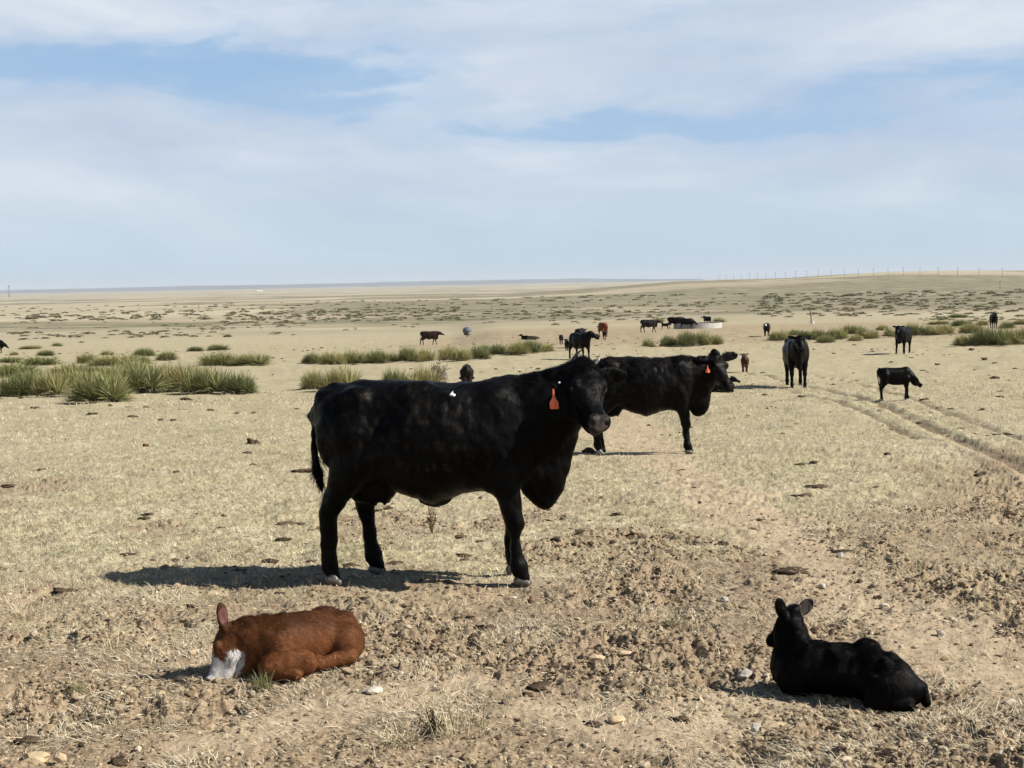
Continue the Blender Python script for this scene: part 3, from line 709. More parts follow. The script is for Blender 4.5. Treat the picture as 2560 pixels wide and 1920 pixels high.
HEADS = {   # poll, direction, forehead normal (animal facing +x, its right side -y)
    'alert':  ((0.99, 0.0, 1.36), (0.80, 0.0, -0.60), (0.6, 0, 0.8)),
    'level':  ((1.04, 0.0, 1.20), (0.88, 0.0, -0.47), (0.47, 0, 0.88)),
    'low':    ((1.06, 0.0, 0.90), (0.70, 0.0, -0.72), (0.72, 0, 0.7)),
    'sniff':  ((0.90, 0.0, 0.88), (0.76, 0.0, -0.65), (0.65, 0, 0.76)),
    'graze':  ((1.06, 0.0, 0.60), (0.55, 0.0, -0.83), (0.83, 0, 0.55)),
    'right':  ((0.99, -0.06, 1.36), (0.35, -0.70, -0.60), (0.3, -0.5, 0.8)),
    'left':   ((0.99, 0.06, 1.36), (0.35, 0.70, -0.60), (0.3, 0.5, 0.8)),
}
def cattle(name, label, cat, px, py, yaw, size=1.0, color=BLACK, head='alert', legs=(0, 0, 0, 0), vox=None, calf=False, group=None, tail=(0.0, 0.0), white=None, fat=1.0, tagc=False, dist=None):
    p = at(px, py) if dist is None else at_d(px, dist)
    p[2] = zbase(p[0], p[1])
    root = empty(name, p, R(yaw)); tag(root, label, cat, group)
    S = Sdf(); torso(S, fat, calf)
    th = 1.22 if calf else 1.0
    y = 0.13 if calf else 0.17
    hs = []
    for (kd, sd), dx in zip((('F', -1), ('F', 1), ('H', -1), ('H', 1)), legs): hs.append(leg(S, kd, sd, (0, 0, 0), dx, 0, 1.0, th, y))
    P, D, U = HEADS[head]
    neck(S, P, calf=calf)
    M, w = head_sdf(S, P, D, U, 1.28 if calf else 1.05, lf=0.74 if calf else 1.0)
    tx, ty = tail; tx += 0.05 if calf else 0.0
    S.chain([(-0.62, 0, 1.24), (-0.71, ty * .3, 1.15), (-0.73 + tx * .4, ty * .6, 0.95), (-0.71 + tx * .8, ty, 0.75), (-0.69 + tx, ty, 0.60)], [0.045, 0.035, 0.024, 0.022, 0.03], 0.02)
    mp_ = mpp(p); vox = vox or min(max(mp_ * 1.1 / size, 0.014), 0.034)
    def tf(V):
        c = np.tile(np.array(color), (len(V), 1))
        c[V[:, 2] < 0.35] *= 0.75
        if white is not None:
            q = (V - np.array(P)) @ M.T; mk = white(q, V); c[mk] = (0.62, 0.60, 0.56)
        return c
    for i in range(len(S.pr)): pass
    V, Fq = S.mesh(vox); V = relax(V.astype(np.float64), Fq, 1, 0.5)
    body = mesh_np('body', V * size, Fq, M_BLACK if color == BLACK else M_BROWN, root, True, tf(V))
    if mp_ < 0.03:
        for h in hs: add_hoof(root, h * size, 0, round(size * 2) / 2 if size > 0.9 else 0.6)
        for sd in (-1, 1):
            ball('eye', root, w(0.165, sd * 0.105, -0.004) * size, 0.020 * size, M_EYE, 10)
    if tagc:
        e = w(0.0, -0.22, -0.02) * size; ear_tag(root, e, 0.11, 0.05, (0, -1))
    FLAT.append((p[0], p[1], 0.5 if mp_ < 0.006 else 0.0)) if mp_ < 0.006 else None
    return root

def curled(name, label, px, py, yaw, color, size=1.0, vox=0.02, cat='calf', headup=True, group=None):
    """small animal lying down with its legs folded, facing +x"""
    p = at(px, py); p[2] = zbase(p[0], p[1]); root = empty(name, p, R(yaw)); tag(root, label, cat, group)
    S = Sdf()
    S.chain([(-0.26, 0, .12), (-0.12, 0, .14), (0.06, 0, .14), (0.2, 0, .15)], [.115, .14, .14, .11], .04)
    for sd in (-1, 1):
        S.ell((-.2, sd * .09, .10), (.13, .06, .10), .03); S.cap((-.1, sd * .13, .04), (.02, sd * .13, .03), .035, .025, .02)
        S.cap((.16, sd * .08, .09), (.30, sd * .08, .04), .05, .035, .02); S.cap((.30, sd * .08, .04), (.18, sd * .09, .025), .03, .02, .015)
    if headup:
        S.cap((.18, 0, .2), (.30, 0, .33), .085, .06, .03); head_sdf(S, (.31, 0, .39), (0.85, 0, -.5), (.5, 0, .85), .48)
    else:
        S.cap((.18, 0, .18), (.34, 0, .16), .085, .065, .03); head_sdf(S, (.36, 0, .20), (0.93, 0, -.36), (.36, 0, .93), .48)
    V, Fq = S.mesh(vox); V = relax(V.astype(np.float64), Fq, 1)
    mesh_np('body', V * size, Fq, M_BLACK if color == BLACK else M_BROWN, root, True, flat_tint(color)(V))
    return root

def big_cow():
    p = at(1064, 1449); p[2] = zbase(p[0], p[1]); root = empty('cow', p, R(-7))
    tag(root, 'largest black cow, side on in the middle, head turned to camera, orange ear tag', 'cow')
    S = Sdf(); torso(S)
    hs = [leg(S, 'F', -1, (0, 0, 0), 0.02, -0.02), leg(S, 'F', 1, (0, 0, 0), -0.075, 0.0), leg(S, 'H', -1, (0, 0, 0), 0.015, -0.02), leg(S, 'H', 1, (0, 0, 0), 0.215, 0.0)]
    # navel flap, teats, dewlap folds
    S.ell((0.07, 0, 0.515), (0.10, 0.05, 0.035), 0.04)
    for x_, y_ in ((-0.26, -0.05), (-0.26, 0.06), (-0.33, -0.05), (-0.34, 0.06)):
        S.cap((x_, y_, 0.56), (x_ + 0.012, y_, 0.475 if x_ < -0.3 else 0.50), 0.022, 0.014, 0.02)
    S.ell((-0.31, 0, 0.585), (0.125, 0.10, 0.085), 0.04)
    P = np.array([1.05, -0.09, 1.345]); D = (0.115, -0.345, -0.29); U = (0.27, -0.50, 0.74)
    S.cap((0.56, 0, 1.04), (0.80, -0.02, 1.125), 0.25, 0.205, 0.06, ((0, 1, 0), 0.80)); S.cap((0.80, -0.02, 1.125), (1.00, -0.04, 1.25), 0.205, 0.135, 0.05); S.cap((0.74, -0.01, 1.24), (1.0, -0.04, 1.33), 0.075, 0.075, 0.05)
    S.cap((0.86, -0.02, 0.95), (0.985, -0.10, 1.12), 0.13, 0.10, 0.05)
    S.chain([(0.70, 0, 0.60), (0.785, 0, 0.525), (0.84, 0.0, 0.60), (0.905, 0.0, 0.74), (0.955, -0.02, 0.92)], [0.06, 0.055, 0.05, 0.05, 0.05], 0.03)
    # ears in head frame: right ear reaches back along the neck, left ear out to the far side
    M, w = head_sdf(S, P, D, U, 0.97, ((-1, (-0.55, -0.85, -0.45), 0.19, (0.2, 0.5, -1)), (1, (-0.25, 1, -0.30), 0.25, (0.9, 0.1, 0.35))), 0.02, 1.12)
    S.ell(w(-0.04, 0, 0.015), (0.07, 0.065, 0.045), 0.03, M); S.ell(w(0.27, 0, -0.165), (0.14, 0.045, 0.045), 0.03, M)
    # tail
    S.chain([(-0.57, 0, 1.250), (-0.645, 0, 1.205), (-0.690, 0, 1.11), (-0.712, -0.02, 0.96), (-0.702, -0.03, 0.80)], [0.045, 0.046, 0.038, 0.024, 0.019], 0.03)
    S.chain([(-0.700, -0.03, 0.80), (-0.685, -0.035, 0.70), (-0.660, -0.04, 0.58)], [0.019, 0.028, 0.012], 0.015)
    def tf(V):
        c = np.tile(np.array(BLACK), (len(V), 1)); q = (V - P) @ M.T
        nz = (q[:, 0] > 0.42) & (q[:, 0] < 0.53) & (np.abs(q[:, 1]) < 0.06) & (q[:, 2] > -0.06) & (q[:, 2] < 0.03); c[nz] = (0.030, 0.024, 0.020)
        dust = fbm(V[:, 0] * 7, V[:, 2] * 7 + V[:, 1] * 3, 12, 4); c *= (0.8 + 0.7 * sstep(0.5, 0.72, dust))[:, None]
        c += (np.array([0.020, 0.015, 0.010]) * 0.55 * (sstep(0.55, 0.8, fbm(V[:, 0] * 30, V[:, 2] * 20, 13, 5)) * (V[:, 2] > 0.75) * (V[:, 0] < 0.5))[:, None])
        return c
    V, Fq, tint = make_skin('body', S, 0.0105, M_BLACK, root, tf, 3, 0.045)
    rng = np.random.default_rng(5)
    def ln(Pp, N_):
        crest = sstep(0.55, 0.75, Pp[:, 0]) * (Pp[:, 2] > 1.20); tl = (Pp[:, 0] < -0.60) & (Pp[:, 2] < 0.82) & (Pp[:, 2] > 0.53)
        qq = (Pp - P) @ M.T; top = (qq[:, 0] < 0.04) & (qq[:, 2] > 0.0)
        return 0.011 + 0.022 * crest * (qq[:, 0] < 0.02) + 0.05 * tl + 0.03 * top
    def cb(Pp, N_):
        c = comb_std(Pp, N_); tl = (Pp[:, 0] < -0.60) & (Pp[:, 2] < 0.82); c[tl] = (0.12, 0, -1)
        qq = (Pp - P) @ M.T; hd = (qq[:, 0] > -0.05) & (Pp[:, 0] > 0.9); c[hd] = np.asarray(D) * 2; return c
    v_, f_, c_ = fur(V, Fq, tint, 60000, ln, cb, rng, 0.0014, 0.30, lambda Pp, N_: (Pp[:, 2] > 0.12) & (((Pp - P) @ M.T)[:, 0] < 0.36))
    mesh_np('hair', v_, f_, M_HAIR, root, False, c_)
    for h in hs: add_hoof(root, h, 0, 0.98)
    for sd in (-1, 1): ball('eye', root, w(0.166, sd * 0.101, -0.004), 0.021, M_EYE)
    b0 = w(-0.03, 0.075, 0.045); horn(root, [b0, b0 + np.array([0.02, 0.0, 0.025]), b0 + np.array([0.04, 0.0, 0.062])], [0.013, 0.011, 0.003])
    b1 = w(-0.05, -0.07, 0.055); horn(root, [b1, b1 + np.array([0.02, 0, 0.03]), b1 + np.array([0.06, 0.01, 0.065])], [0.012, 0.009, 0.003], M_HAIR if False else M_NOSE)
    # dried white smudge on the back: a thin irregular crust lying on the flank
    S2 = Sdf(); z0, x0 = 1.215, 0.240
    from mathutils.bvhtree import BVHTree
    bv = BVHTree.FromPolygons([tuple(a) for a in V], [tuple(a) for a in Fq])
    def skin(x_, z_):
        h_ = bv.ray_cast(Vector((x_, -1, z_)), Vector((0, 1, 0)))[0]; return h_.y if h_ is not None else -0.2
    ty = min(skin(0.872 + q, 1.245 - k_) for q in (-.03, 0, .03) for k_ in (0, .03, .06, .09, .12)) - 0.02
    ear_tag(root, (0.872, ty, 1.245), 0.125, 0.056, (0.1, -1))
    ball('tag_button', root, (0.905, skin(0.905, 1.28) - 0.003, 1.28), 0.008, M_WHITE, 10)
    hit, hn, _, _ = bv.ray_cast(Vector((x0, -1, z0)), Vector((0, 1, 0)))
    hit = np.array(hit); hn = np.array(hn)
    S2.ell(hit, (0.020, 0.014, 0.010), 0.006, None); S2.cap(hit + (0.01, 0, -0.008), hit + (0.036, 0.004, -0.024), 0.011, 0.003, 0.006); S2.cap(hit + (-0.01, 0.004, 0.0), hit + (0.002, 0.008, 0.022), 0.008, 0.003, 0.006)
    v2, f2 = S2.mesh(0.003, 0.02); mesh_np('white_smudge', v2, f2, M_WHITE, root)
    for lx, lz in ((-0.52, 1.21), (-0.39, 0.0), (-0.49, 1.19)):
        pass
    FLAT.append((p[0] + 0.6, p[1] - 0.1, 0.35)); FLAT.append((p[0] - 0.5, p[1] + 0.05, 0.4))
    return root

def second_cow():
    p = at(1602, 1134); p[2] = zbase(p[0], p[1]); root = empty('cow', p, R(-4))
    tag(root, 'black cow with orange ear tag standing just behind the biggest cow', 'cow')
    S = Sdf(); torso(S)
    hs = [leg(S, 'F', -1, (0, 0, 0), 0.0, 0), leg(S, 'F', 1, (0, 0, 0), 0.02, 0), leg(S, 'H', -1, (0, 0, 0), 0.03, 0), leg(S, 'H', 1, (0, 0, 0), 0.05, 0)]
    P = np.array([1.0, -0.06, 1.27]); D = (0.17, -0.26, -0.36); U = (0.45, -0.6, 0.55)
    S.cap((0.56, 0, 1.01), (0.80, -0.02, 1.06), 0.25, 0.195, 0.06, ((0, 1, 0), 0.80)); S.cap((0.80, -0.02, 1.06), (0.97, -0.04, 1.14), 0.195, 0.125, 0.05)
    S.cap((0.84, -0.02, 0.90), (0.95, -0.08, 1.02), 0.13, 0.10, 0.05)
    M, w = head_sdf(S, P, D, U, 1.0, ((-1, (-0.3, -1, -0.25), 0.18, (0.2, 0.5, -1)), (1, (0.0, 1, 0.38), 0.25, (0.6, -0.1, 0.8))))
    S.ell(w(-0.05, 0, 0.035), (0.07, 0.06, 0.05), 0.03, M)
    S.cap((-0.31, 0, 0.58), (-0.30, -.03, 0.50), 0.03, 0.014, 0.02)
    def tf(V):
        c = np.tile(np.array(BLACK), (len(V), 1)); d_ = fbm(V[:, 0] * 6, V[:, 2] * 7, 22, 5); c *= (0.8 + 1.0 * sstep(0.48, 0.7, d_))[:, None]
        c += np.array([0.011, 0.008, 0.006]) * (sstep(0.55, 0.75, fbm(V[:, 0] * 11, V[:, 2] * 9, 23, 4)) * (V[:, 2] > 0.8))[:, None]
        return c
    V, Fq, tint = make_skin('body', S, 0.013, M_BLACK, root, tf, 2, 0.05)
    rng = np.random.default_rng(6)
    v_, f_, c_ = fur(V, Fq, tint, 30000, lambda Pp, N_: 0.014 + 0.03 * ((Pp[:, 2] > 1.24) & (fbm(Pp[:, 0] * 14, Pp[:, 1] * 8, 3, 3) > 0.5)), comb_std, rng, 0.002, 0.5, lambda Pp, N_: Pp[:, 2] > 0.15, 1.2)
    mesh_np('hair', v_, f_, M_HAIR, root, False, c_)
    for h in hs: add_hoof(root, h, 0, 1.05)
    for sd in (-1, 1): ball('eye', root, w(0.166, sd * 0.101, -0.004), 0.021, M_EYE)
    ear_tag(root, (0.880, -0.30, 1.185), 0.095, 0.055, (0.1, -1))
    FLAT.append((p[0], p[1], 1.0))
    return root

def brown_calf():
    p = at(699, 1700); p[2] = zbase(p[0], p[1]); root = empty('calf', p, 0)
    tag(root, 'reddish brown calf curled up asleep in the foreground, white muzzle', 'calf')
    S = Sdf()
    S.chain([(-.095, .16, .142), (0.0, .20, .145), (.08, .26, .142), (.165, .33, .135), (.245, .38, .125)], [.118, .124, .124, .118, .104], .03)
    S.ell((-.075, .17, .248), (.040, .022, .028), .025); S.cap((-.02, .19, .262), (.16, .33, .245), .016, .016, .025)
    S.ell((.165, .45, .150), (.115, .075, .110), .025); S.ell((.27, .43, .185), (.06, .06, .050), .035)
    S.ell((.285, .30, .105), (.090, .085, .105), .025)                    # near thigh
    S.ell((.335, .36, .10), (.045, .07, .085), .03)
    S.cap((.31, .24, .045), (.17, .17, .032), .040, .030, .02)             # hind shank tucked forward
    S.cap((.17, .17, .03), (.08, .12, .025), .026, .022, .02)
    S.ell((-.05, .085, .14), (.095, .065, .105), .03)                       # shoulder
    S.cap((.165, .10, .12), (.16, .10, .03), .02, .02, .01, None, '-')
    S.chain([(.115, .035, .075), (.05, .015, .078), (-.045, -.010, .066)], [.066, .060, .060], .012)   # folded near foreleg
    S.cap((-.055, -.005, .045), (.09, -.03, .028), .038, .024, .015)
    S.chain([(-.13, .13, .09), (-.19, .10, .045), (-.225, .09, .035)], [.07, .048, .040], .02)     # far foreleg under the chin
    S.chain([(-.10, .15, .18), (-.18, .11, .195), (-.235, .085, .195)], [.105, .085, .062], .025)  # neck
    S.cap((-.14, .10, .12), (-.195, .085, .14), .080, .048, .025)
    P = np.array([-.272, .065, .232]); D = (-.066, -.035, -.205); U = (-.93, -.16, .30); s = .53
    M, w = head_sdf(S, P, D, U, s, (), .012); S.ell(w(.30, 0, -.115), np.array([.17, .075, .085]) * s, .02, M)
    # one ear up, its hollow turned to the right, the other hidden behind
    A = np.array([-.268, .035, .250]); B = np.array([-.281, .03, .378]); fc = nrm((.55, -.83, 0.05)); od = nrm(B - A); Mr = np.array([od, np.cross(fc, od), fc])
    S.cap(A, (A + B) / 2, .024, .020, .012); S.ell((A + B) / 2 + (0, 0, .006), (.064, .031, .012), .008, Mr); S.ell((A + B) / 2 + fc * .017 + (0, 0, .006), (.050, .024, .010), .004, Mr, '-')
    S.cap((-.29, .13, .25), (-.32, .18, .27), .016, .012, .01)
    earpt = lambda Q: (np.abs(Q[:, 0] + .27) < .06) & (Q[:, 2] > .285)
    def tf(V):
        c = np.tile(np.array(CALFBROWN), (len(V), 1)); q = (V - P) @ M.T / s
        n_ = (fbm(V[:, 0] * 60, V[:, 1] * 60 + V[:, 2] * 60, 3, 3) - 0.5)
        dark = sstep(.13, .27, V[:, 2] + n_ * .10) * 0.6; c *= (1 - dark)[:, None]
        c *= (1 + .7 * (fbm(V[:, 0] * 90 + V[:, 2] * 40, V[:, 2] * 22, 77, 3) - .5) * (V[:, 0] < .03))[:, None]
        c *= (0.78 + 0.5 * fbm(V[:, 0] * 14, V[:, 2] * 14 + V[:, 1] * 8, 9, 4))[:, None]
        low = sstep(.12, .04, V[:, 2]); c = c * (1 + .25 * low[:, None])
        onh = (q[:, 0] > -0.05) & (q[:, 0] < 0.60) & (np.abs(q[:, 1]) < 0.16) & (q[:, 2] > -0.26) & (q[:, 2] < 0.15)
        wh = onh & ((q[:, 0] + n_ * 0.10 > 0.25 - 0.6 * np.clip(-q[:, 2] - 0.07, 0, 1)) | ((q[:, 2] > 0.02) & (np.abs(q[:, 1]) < 0.045) & (q[:, 0] > 0.17)) | ((q[:, 2] < -0.12 + n_ * .06) & (q[:, 0] > 0.12)))
        wh &= (V[:, 2] < .2 - .5 * np.clip(V[:, 0] + .245, 0, 1)) & (V[:, 0] < -.175) & ~((V[:, 1] > .072) & (V[:, 0] > -.275) & (V[:, 2] < .085))
        c[wh] = np.array([.66, .64, .62]) * (0.85 + 0.3 * n_[wh, None])
        ns = onh & (np.linalg.norm((q - np.array([.47, .05, .0])) / np.array([.03, .04, .022]), axis=1) < 1); c[ns] = (.06, .04, .035)
        ps = onh & ~ns & (q[:, 0] > 0.445) & (q[:, 2] > -0.07); c[ps] = (.42, .27, .23)
        ins = np.linalg.norm((V - ((A + B) / 2 + fc * .006)) / np.array([.03, .03, .05]), axis=1) < 0.8; c[ins & (V @ fc > ((A + B) / 2) @ fc + 0.0)] = (.13, .055, .045)
        return c
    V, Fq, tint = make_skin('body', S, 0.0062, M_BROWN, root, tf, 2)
    rng = np.random.default_rng(7)
    def cb(Pp, N_):
        c = np.stack([0.8 + 0 * Pp[:, 0], -0.1 + 0 * Pp[:, 0], -0.75 + 0 * Pp[:, 0]], -1); hd = Pp[:, 0] < -.25; c[hd] = np.array(D) * 5; return c
    def ln(Pp, N_):
        return 0.011 + 0.013 * ((Pp[:, 0] > -.24) & (Pp[:, 0] < 0.0) & (Pp[:, 2] > .1)) 
    v_, f_, c_ = fur(V, Fq, tint, 75000, ln, cb, rng, 0.0010, 0.28, lambda Pp, N_: ~((((Pp - P) @ M.T / s)[:, 0] > 0.44)) & ~earpt(Pp), 2.0)
    mesh_np('hair', v_, f_, M_HAIR, root, False, c_)
    ball('eye', root, w(0.168, 0.096, -0.004), 0.006, M_EYE, 10)
    FLAT.append((p[0] + .05, p[1] + .12, .42)); FLAT.append((p[0] - .25, p[1] + .05, .2))
    return root

def black_calf():
    p = at(2090, 1746); p[2] = zbase(p[0], p[1]); root = empty('calf', p, 0)
    tag(root, 'black calf lying at lower right, back to the camera, head up', 'calf')
    S = Sdf()
    S.chain([(-.195, .13, .118), (-.08, .08, .128), (.05, .01, .128), (.16, -.06, .128), (.255, -.12, .108), (.325, -.165, .078)], [.110, .114, .116, .114, .098, .066], .035)
    S.chain([(-.14, .10, .222), (0, .03, .226), (.12, -.03, .228), (.24, -.10, .20)], [.020, .016, .018, .016], .025)
    S.ell((.150, -.015, .228), (.070, .038, .055), .022); S.ell((.245, -.10, .200), (.040, .034, .036), .018); S.ell((.20, -.17, .19), (.03, .02, .03), .02)
    S.ell((.215, -.18, .085), (.125, .07, .085), .025); S.ell((.22, .03, .085), (.12, .06, .085), .025)
    S.cap((.12, -.20, .035), (.30, -.235, .030), .034, .028, .02)
    S.cap((.315, -.150, .150), (.385, -.185, .10), .022, .016, .015); S.cap((.385, -.185, .10), (.392, -.205, .035), .018, .022, .015)
    S.ell((-.20, .06, .09), (.085, .06, .10), .03); S.cap((-.18, .19, .06), (-.235, .26, .04), .05, .035, .02); S.cap((-.14, .05, .045), (-.20, .05, .035), .045, .030, .02)
    S.chain([(-.165, .13, .18), (-.175, .165, .26), (-.19, .195, .325)], [.082, .060, .054], .03)
    S.cap((-.21, .15, .16), (-.225, .20, .27), .07, .05, .03)
    P = np.array([-.185, .20, .372]); D = (-.105, .085, -.165); U = (-.78, .25, .55); s = .44
    M, w = head_sdf(S, P, D, U, s, (), .012)
    def ear(A, B, fc, wd):
        A, B, fc = np.array(A), np.array(B), nrm(fc); od = nrm(B - A); fc = nrm(fc - np.dot(fc, od) * od); Mr = np.array([od, np.cross(fc, od), fc]); L = np.linalg.norm(B - A)
        S.cap(A, (A + B) / 2, .020, .018, .012); S.ell((A + B) / 2 + od * .006, (L * .54, wd, .010), .008, Mr); S.ell((A + B) / 2 + fc * .013 + od * .006, (L * .44, wd * .72, .009), .004, Mr, '-')
    ear((-.222, .165, .335), (-.272, .115, .440), (-.6, .5, .5), .037); ear((-.145, .215, .345), (-.070, .225, .405), (.1, -.8, .1), .034)
    tfn = flat_tint(BLACK)
    def tf(V):
        c = tfn(V) * (0.75 + 6.0 * sstep(.56, .72, fbm(V[:, 0] * 16, V[:, 1] * 16, 19, 4)) * (V[:, 2] > .15))[:, None]  # lighter patches on the upper coat: sun glints painted into the tint
        e = np.linalg.norm(V - np.array([-.108, .20, .375]), axis=1) < .042; c[e] = (.055, .045, .040); return c
    V, Fq, tint = make_skin('body', S, 0.0062, M_BLACK, root, tf, 2, 0.006)
    rng = np.random.default_rng(8)
    v_, f_, c_ = fur(V, Fq, tint, 60000, lambda Pp, N_: 0.010 + 0.008 * (Pp[:, 2] > .18), lambda Pp, N_: np.stack([0.85 + 0 * Pp[:, 0], -0.45 + 0 * Pp[:, 0], -0.35 + 0 * Pp[:, 0]], -1), rng, 0.0010, 0.30, lambda Pp, N_: Pp[:, 2] < .335, 1.4)
    mesh_np('hair', v_, f_, M_HAIR, root, False, c_)
    root.scale = (0.89, 1, 0.98); FLAT.append((p[0] - .12, p[1] + .08, .3)); FLAT.append((p[0] + .2, p[1] - .12, .3))
    return root

big_cow(); second_cow(); brown_calf(); black_calf()
G = 'cattle scattered over the rangeland'
face = lambda q, V: (q[:, 2] > 0.0) & (np.abs(q[:, 1]) < 0.07) & (q[:, 0] > 0.0) & (q[:, 0] < 0.3)
cattle('cow', 'black cow facing the camera, right of the two large cows', 'cow', 1990, 967, -95, 1.0, BLACK, 'alert', (0.05, 0.0, -0.05, 0.1), group=G)
cattle('calf', 'black calf on the right by the ruts, stretching its head down', 'calf', 2234, 1001, 0, 0.565, BLACK, 'sniff', (-0.12, 0.06, 0.02, 0.10), calf=True, group=G).scale = (0.87, 1, 1)
cattle('calf', 'reddish brown calf seen from behind beside the wheel ruts, one ear out', 'calf', 1862, 932, 84, 0.50, (0.055, 0.023, 0.014), 'alert', (0, 0, 0, 0), calf=True, group=G)
cattle('cow', 'black cow walking head on at right before the yucca band, tail swung to the side', 'cow', 2259, 884, -119, 1.0, BLACK, 'alert', (0.1, -0.08, -0.1, 0.12), group=G, tail=(-0.1, 0.12))
cattle('cow', 'farthest black cow at the upper right, standing among the yuccas', 'cow', 2484, 822, -100, 1.02, BLACK, 'alert', (0.05, 0, 0, 0.05), group=G)
cattle('cow', 'black cow with white face mark, left end of the right hand yucca band', 'cow', 1917, 841, -104, 0.82, BLACK, 'level', (0, 0, 0, 0), group=G, white=face)
cattle('cow', 'black cow turning its head to the right, standing beyond the horned cow', 'cow', 1449, 898, -62, 1.0, BLACK, 'left', (0.06, 0.0, -0.06, 0.06), group=G, tagc=False)
cattle('cow', 'black cow whose back shows directly behind another black cow', 'cow', 1451, 870, 75, 1.0, BLACK, 'level', (0, 0, 0, 0), group=G)
cattle('calf', 'small black calf standing left of the pair of overlapping black cows', 'calf', 1418, 877, 96, 0.50, BLACK, 'alert', (0, 0, 0.05, -0.05), calf=True, group=G)
cattle('calf', 'tiny dark brown calf standing far back, end on, left of the black cow pair', 'calf', 1403, 861, 90, 0.55, DKBROWN, 'level', (0, 0, 0, 0), calf=True, group=G)
cattle('cow', 'rusty red cow seen from behind on the brown ground', 'cow', 1508, 843, 104, 1.0, (0.13, 0.040, 0.018), 'low', (0.0, 0, 0.05, -0.05), group=G)
cattle('calf', 'black calf standing close behind the rusty red cow', 'calf', 1511, 848, 88, 0.52, BLACK, 'level', (0, 0, 0, 0), calf=True, group=G)
curled('calf', 'dark brown calf lying down just left of the rusty red cow', 1487, 845, 172, DKBROWN, 1.25, 0.03, group=G)
curled('calf', 'black calf lying on the brown ground, left one of a resting pair', 1314, 849, 178, BLACK, 1.2, 0.03, group=G)
curled('calf', 'black calf lying on the brown ground, right one of a resting pair', 1330, 850, 8, DKBROWN, 1.2, 0.03, group=G, headup=False)
cattle('cow', 'dark brown cow walking to the right across open grass beyond the yucca band', 'cow', 1071, 863, -2, 1.0, DKBROWN, 'level', (-0.18, 0.14, 0.15, -0.14), group=G)
cattle('cow', 'black cow walking towards the stock tank from the left', 'cow', 1620, 832, 0, 1.0, (0.016, 0.012, 0.011), 'level', (-0.20, 0.12, 0.22, -0.08), group=G)
cattle('calf', 'small black calf standing under the flank of a cow at the stock tank', 'calf', 1662, 823, 3, 0.56, BLACK, 'level', (0, 0, 0, 0), calf=True, group=G)
cattle('cow', 'black cow standing at the left end of the stock tank beside a small calf', 'cow', 1685, 822, -5, 1.08, BLACK, 'level', (0, 0.08, -0.1, 0.1), group=G)
cattle('cow', 'black cow lowering its head to drink from the stock tank', 'cow', 1715, 823, -3, 1.0, BLACK, 'low', (0, 0.05, 0, 0.05), group=G)
cattle('cow', 'black cow with a white blaze standing behind the stock tank', 'cow', 1769, 812, 120, 1.0, BLACK, 'left', (0, 0, 0, 0), group=G, white=lambda q, V: (q[:, 0] > -0.05) & (q[:, 0] < 0.35) & (np.abs(q[:, 1]) < 0.2) & (q[:, 2] > -0.16) & (q[:, 2] < 0.2))
cattle('cow', 'black cow at the left frame edge with only its lowered head showing', 'cow', -13, 884, -4, 0.95, BLACK, 'low', (0, 0, 0, 0), group=G)
cattle('calf', 'dark rump of a calf showing above the back of the biggest cow', 'calf', 1168, 982, 92, 0.60, (0.010, 0.006, 0.005), 'graze', (0, 0, 0, 0), calf=True, group=G)
curled('calf', 'black calf lying behind the second cow, only its muzzle showing', 1801, 981, 2, BLACK, 1.0, 0.012, group=G)
# ------------------------------------------------------------------ yuccas, cactus, weeds
M_YUC = mat_tint('yucca_leaf', 0.6, 0.2, (1, 1, 1), 0.2, 0.6)
M_DRY = mat_tint('dead_leaf', 0.9, 0.1, (1, 1, 1), 0.0, 0.3)
M_SHR = mat_tint('scrub_leaf', 0.9, 0.1, (1, 1, 1), 0.1, 0.4)
def blades(roots, tips, bend, w0, cols, seg=3, upz=None):
    """tapering curved blades; roots/tips (n,3), bend (n,3) offset at the middle"""
    n = len(roots); t = np.linspace(0, 1, seg + 1); vs = []
    d = tips - roots; side = np.cross(d, np.random.default_rng(1).normal(size=(n, 3)) * 0.4 + np.array([0, 0, 1.0])); side /= np.maximum(np.linalg.norm(side, axis=1, keepdims=True), 1e-6)
    for k_ in range(seg):
        c = roots + d * t[k_] + bend * (4 * t[k_] * (1 - t[k_])); w_ = w0 * (1 - t[k_] ** 1.6)
        vs += [c - side * w_[:, None], c + side * w_[:, None]]
    vs.append(tips)
    V = np.stack(vs, 1); m_ = V.shape[1]; i = np.arange(n) * m_; f = []
    for k_ in range(seg - 1):
        a = i + 2 * k_; f += [np.stack([a, a + 1, a + 3], -1), np.stack([a, a + 3, a + 2], -1)]
    a = i + 2 * (seg - 1); f.append(np.stack([a, a + 1, a + 2], -1))
    return V.reshape(-1, 3), np.concatenate(f), np.repeat(cols, m_, 0)
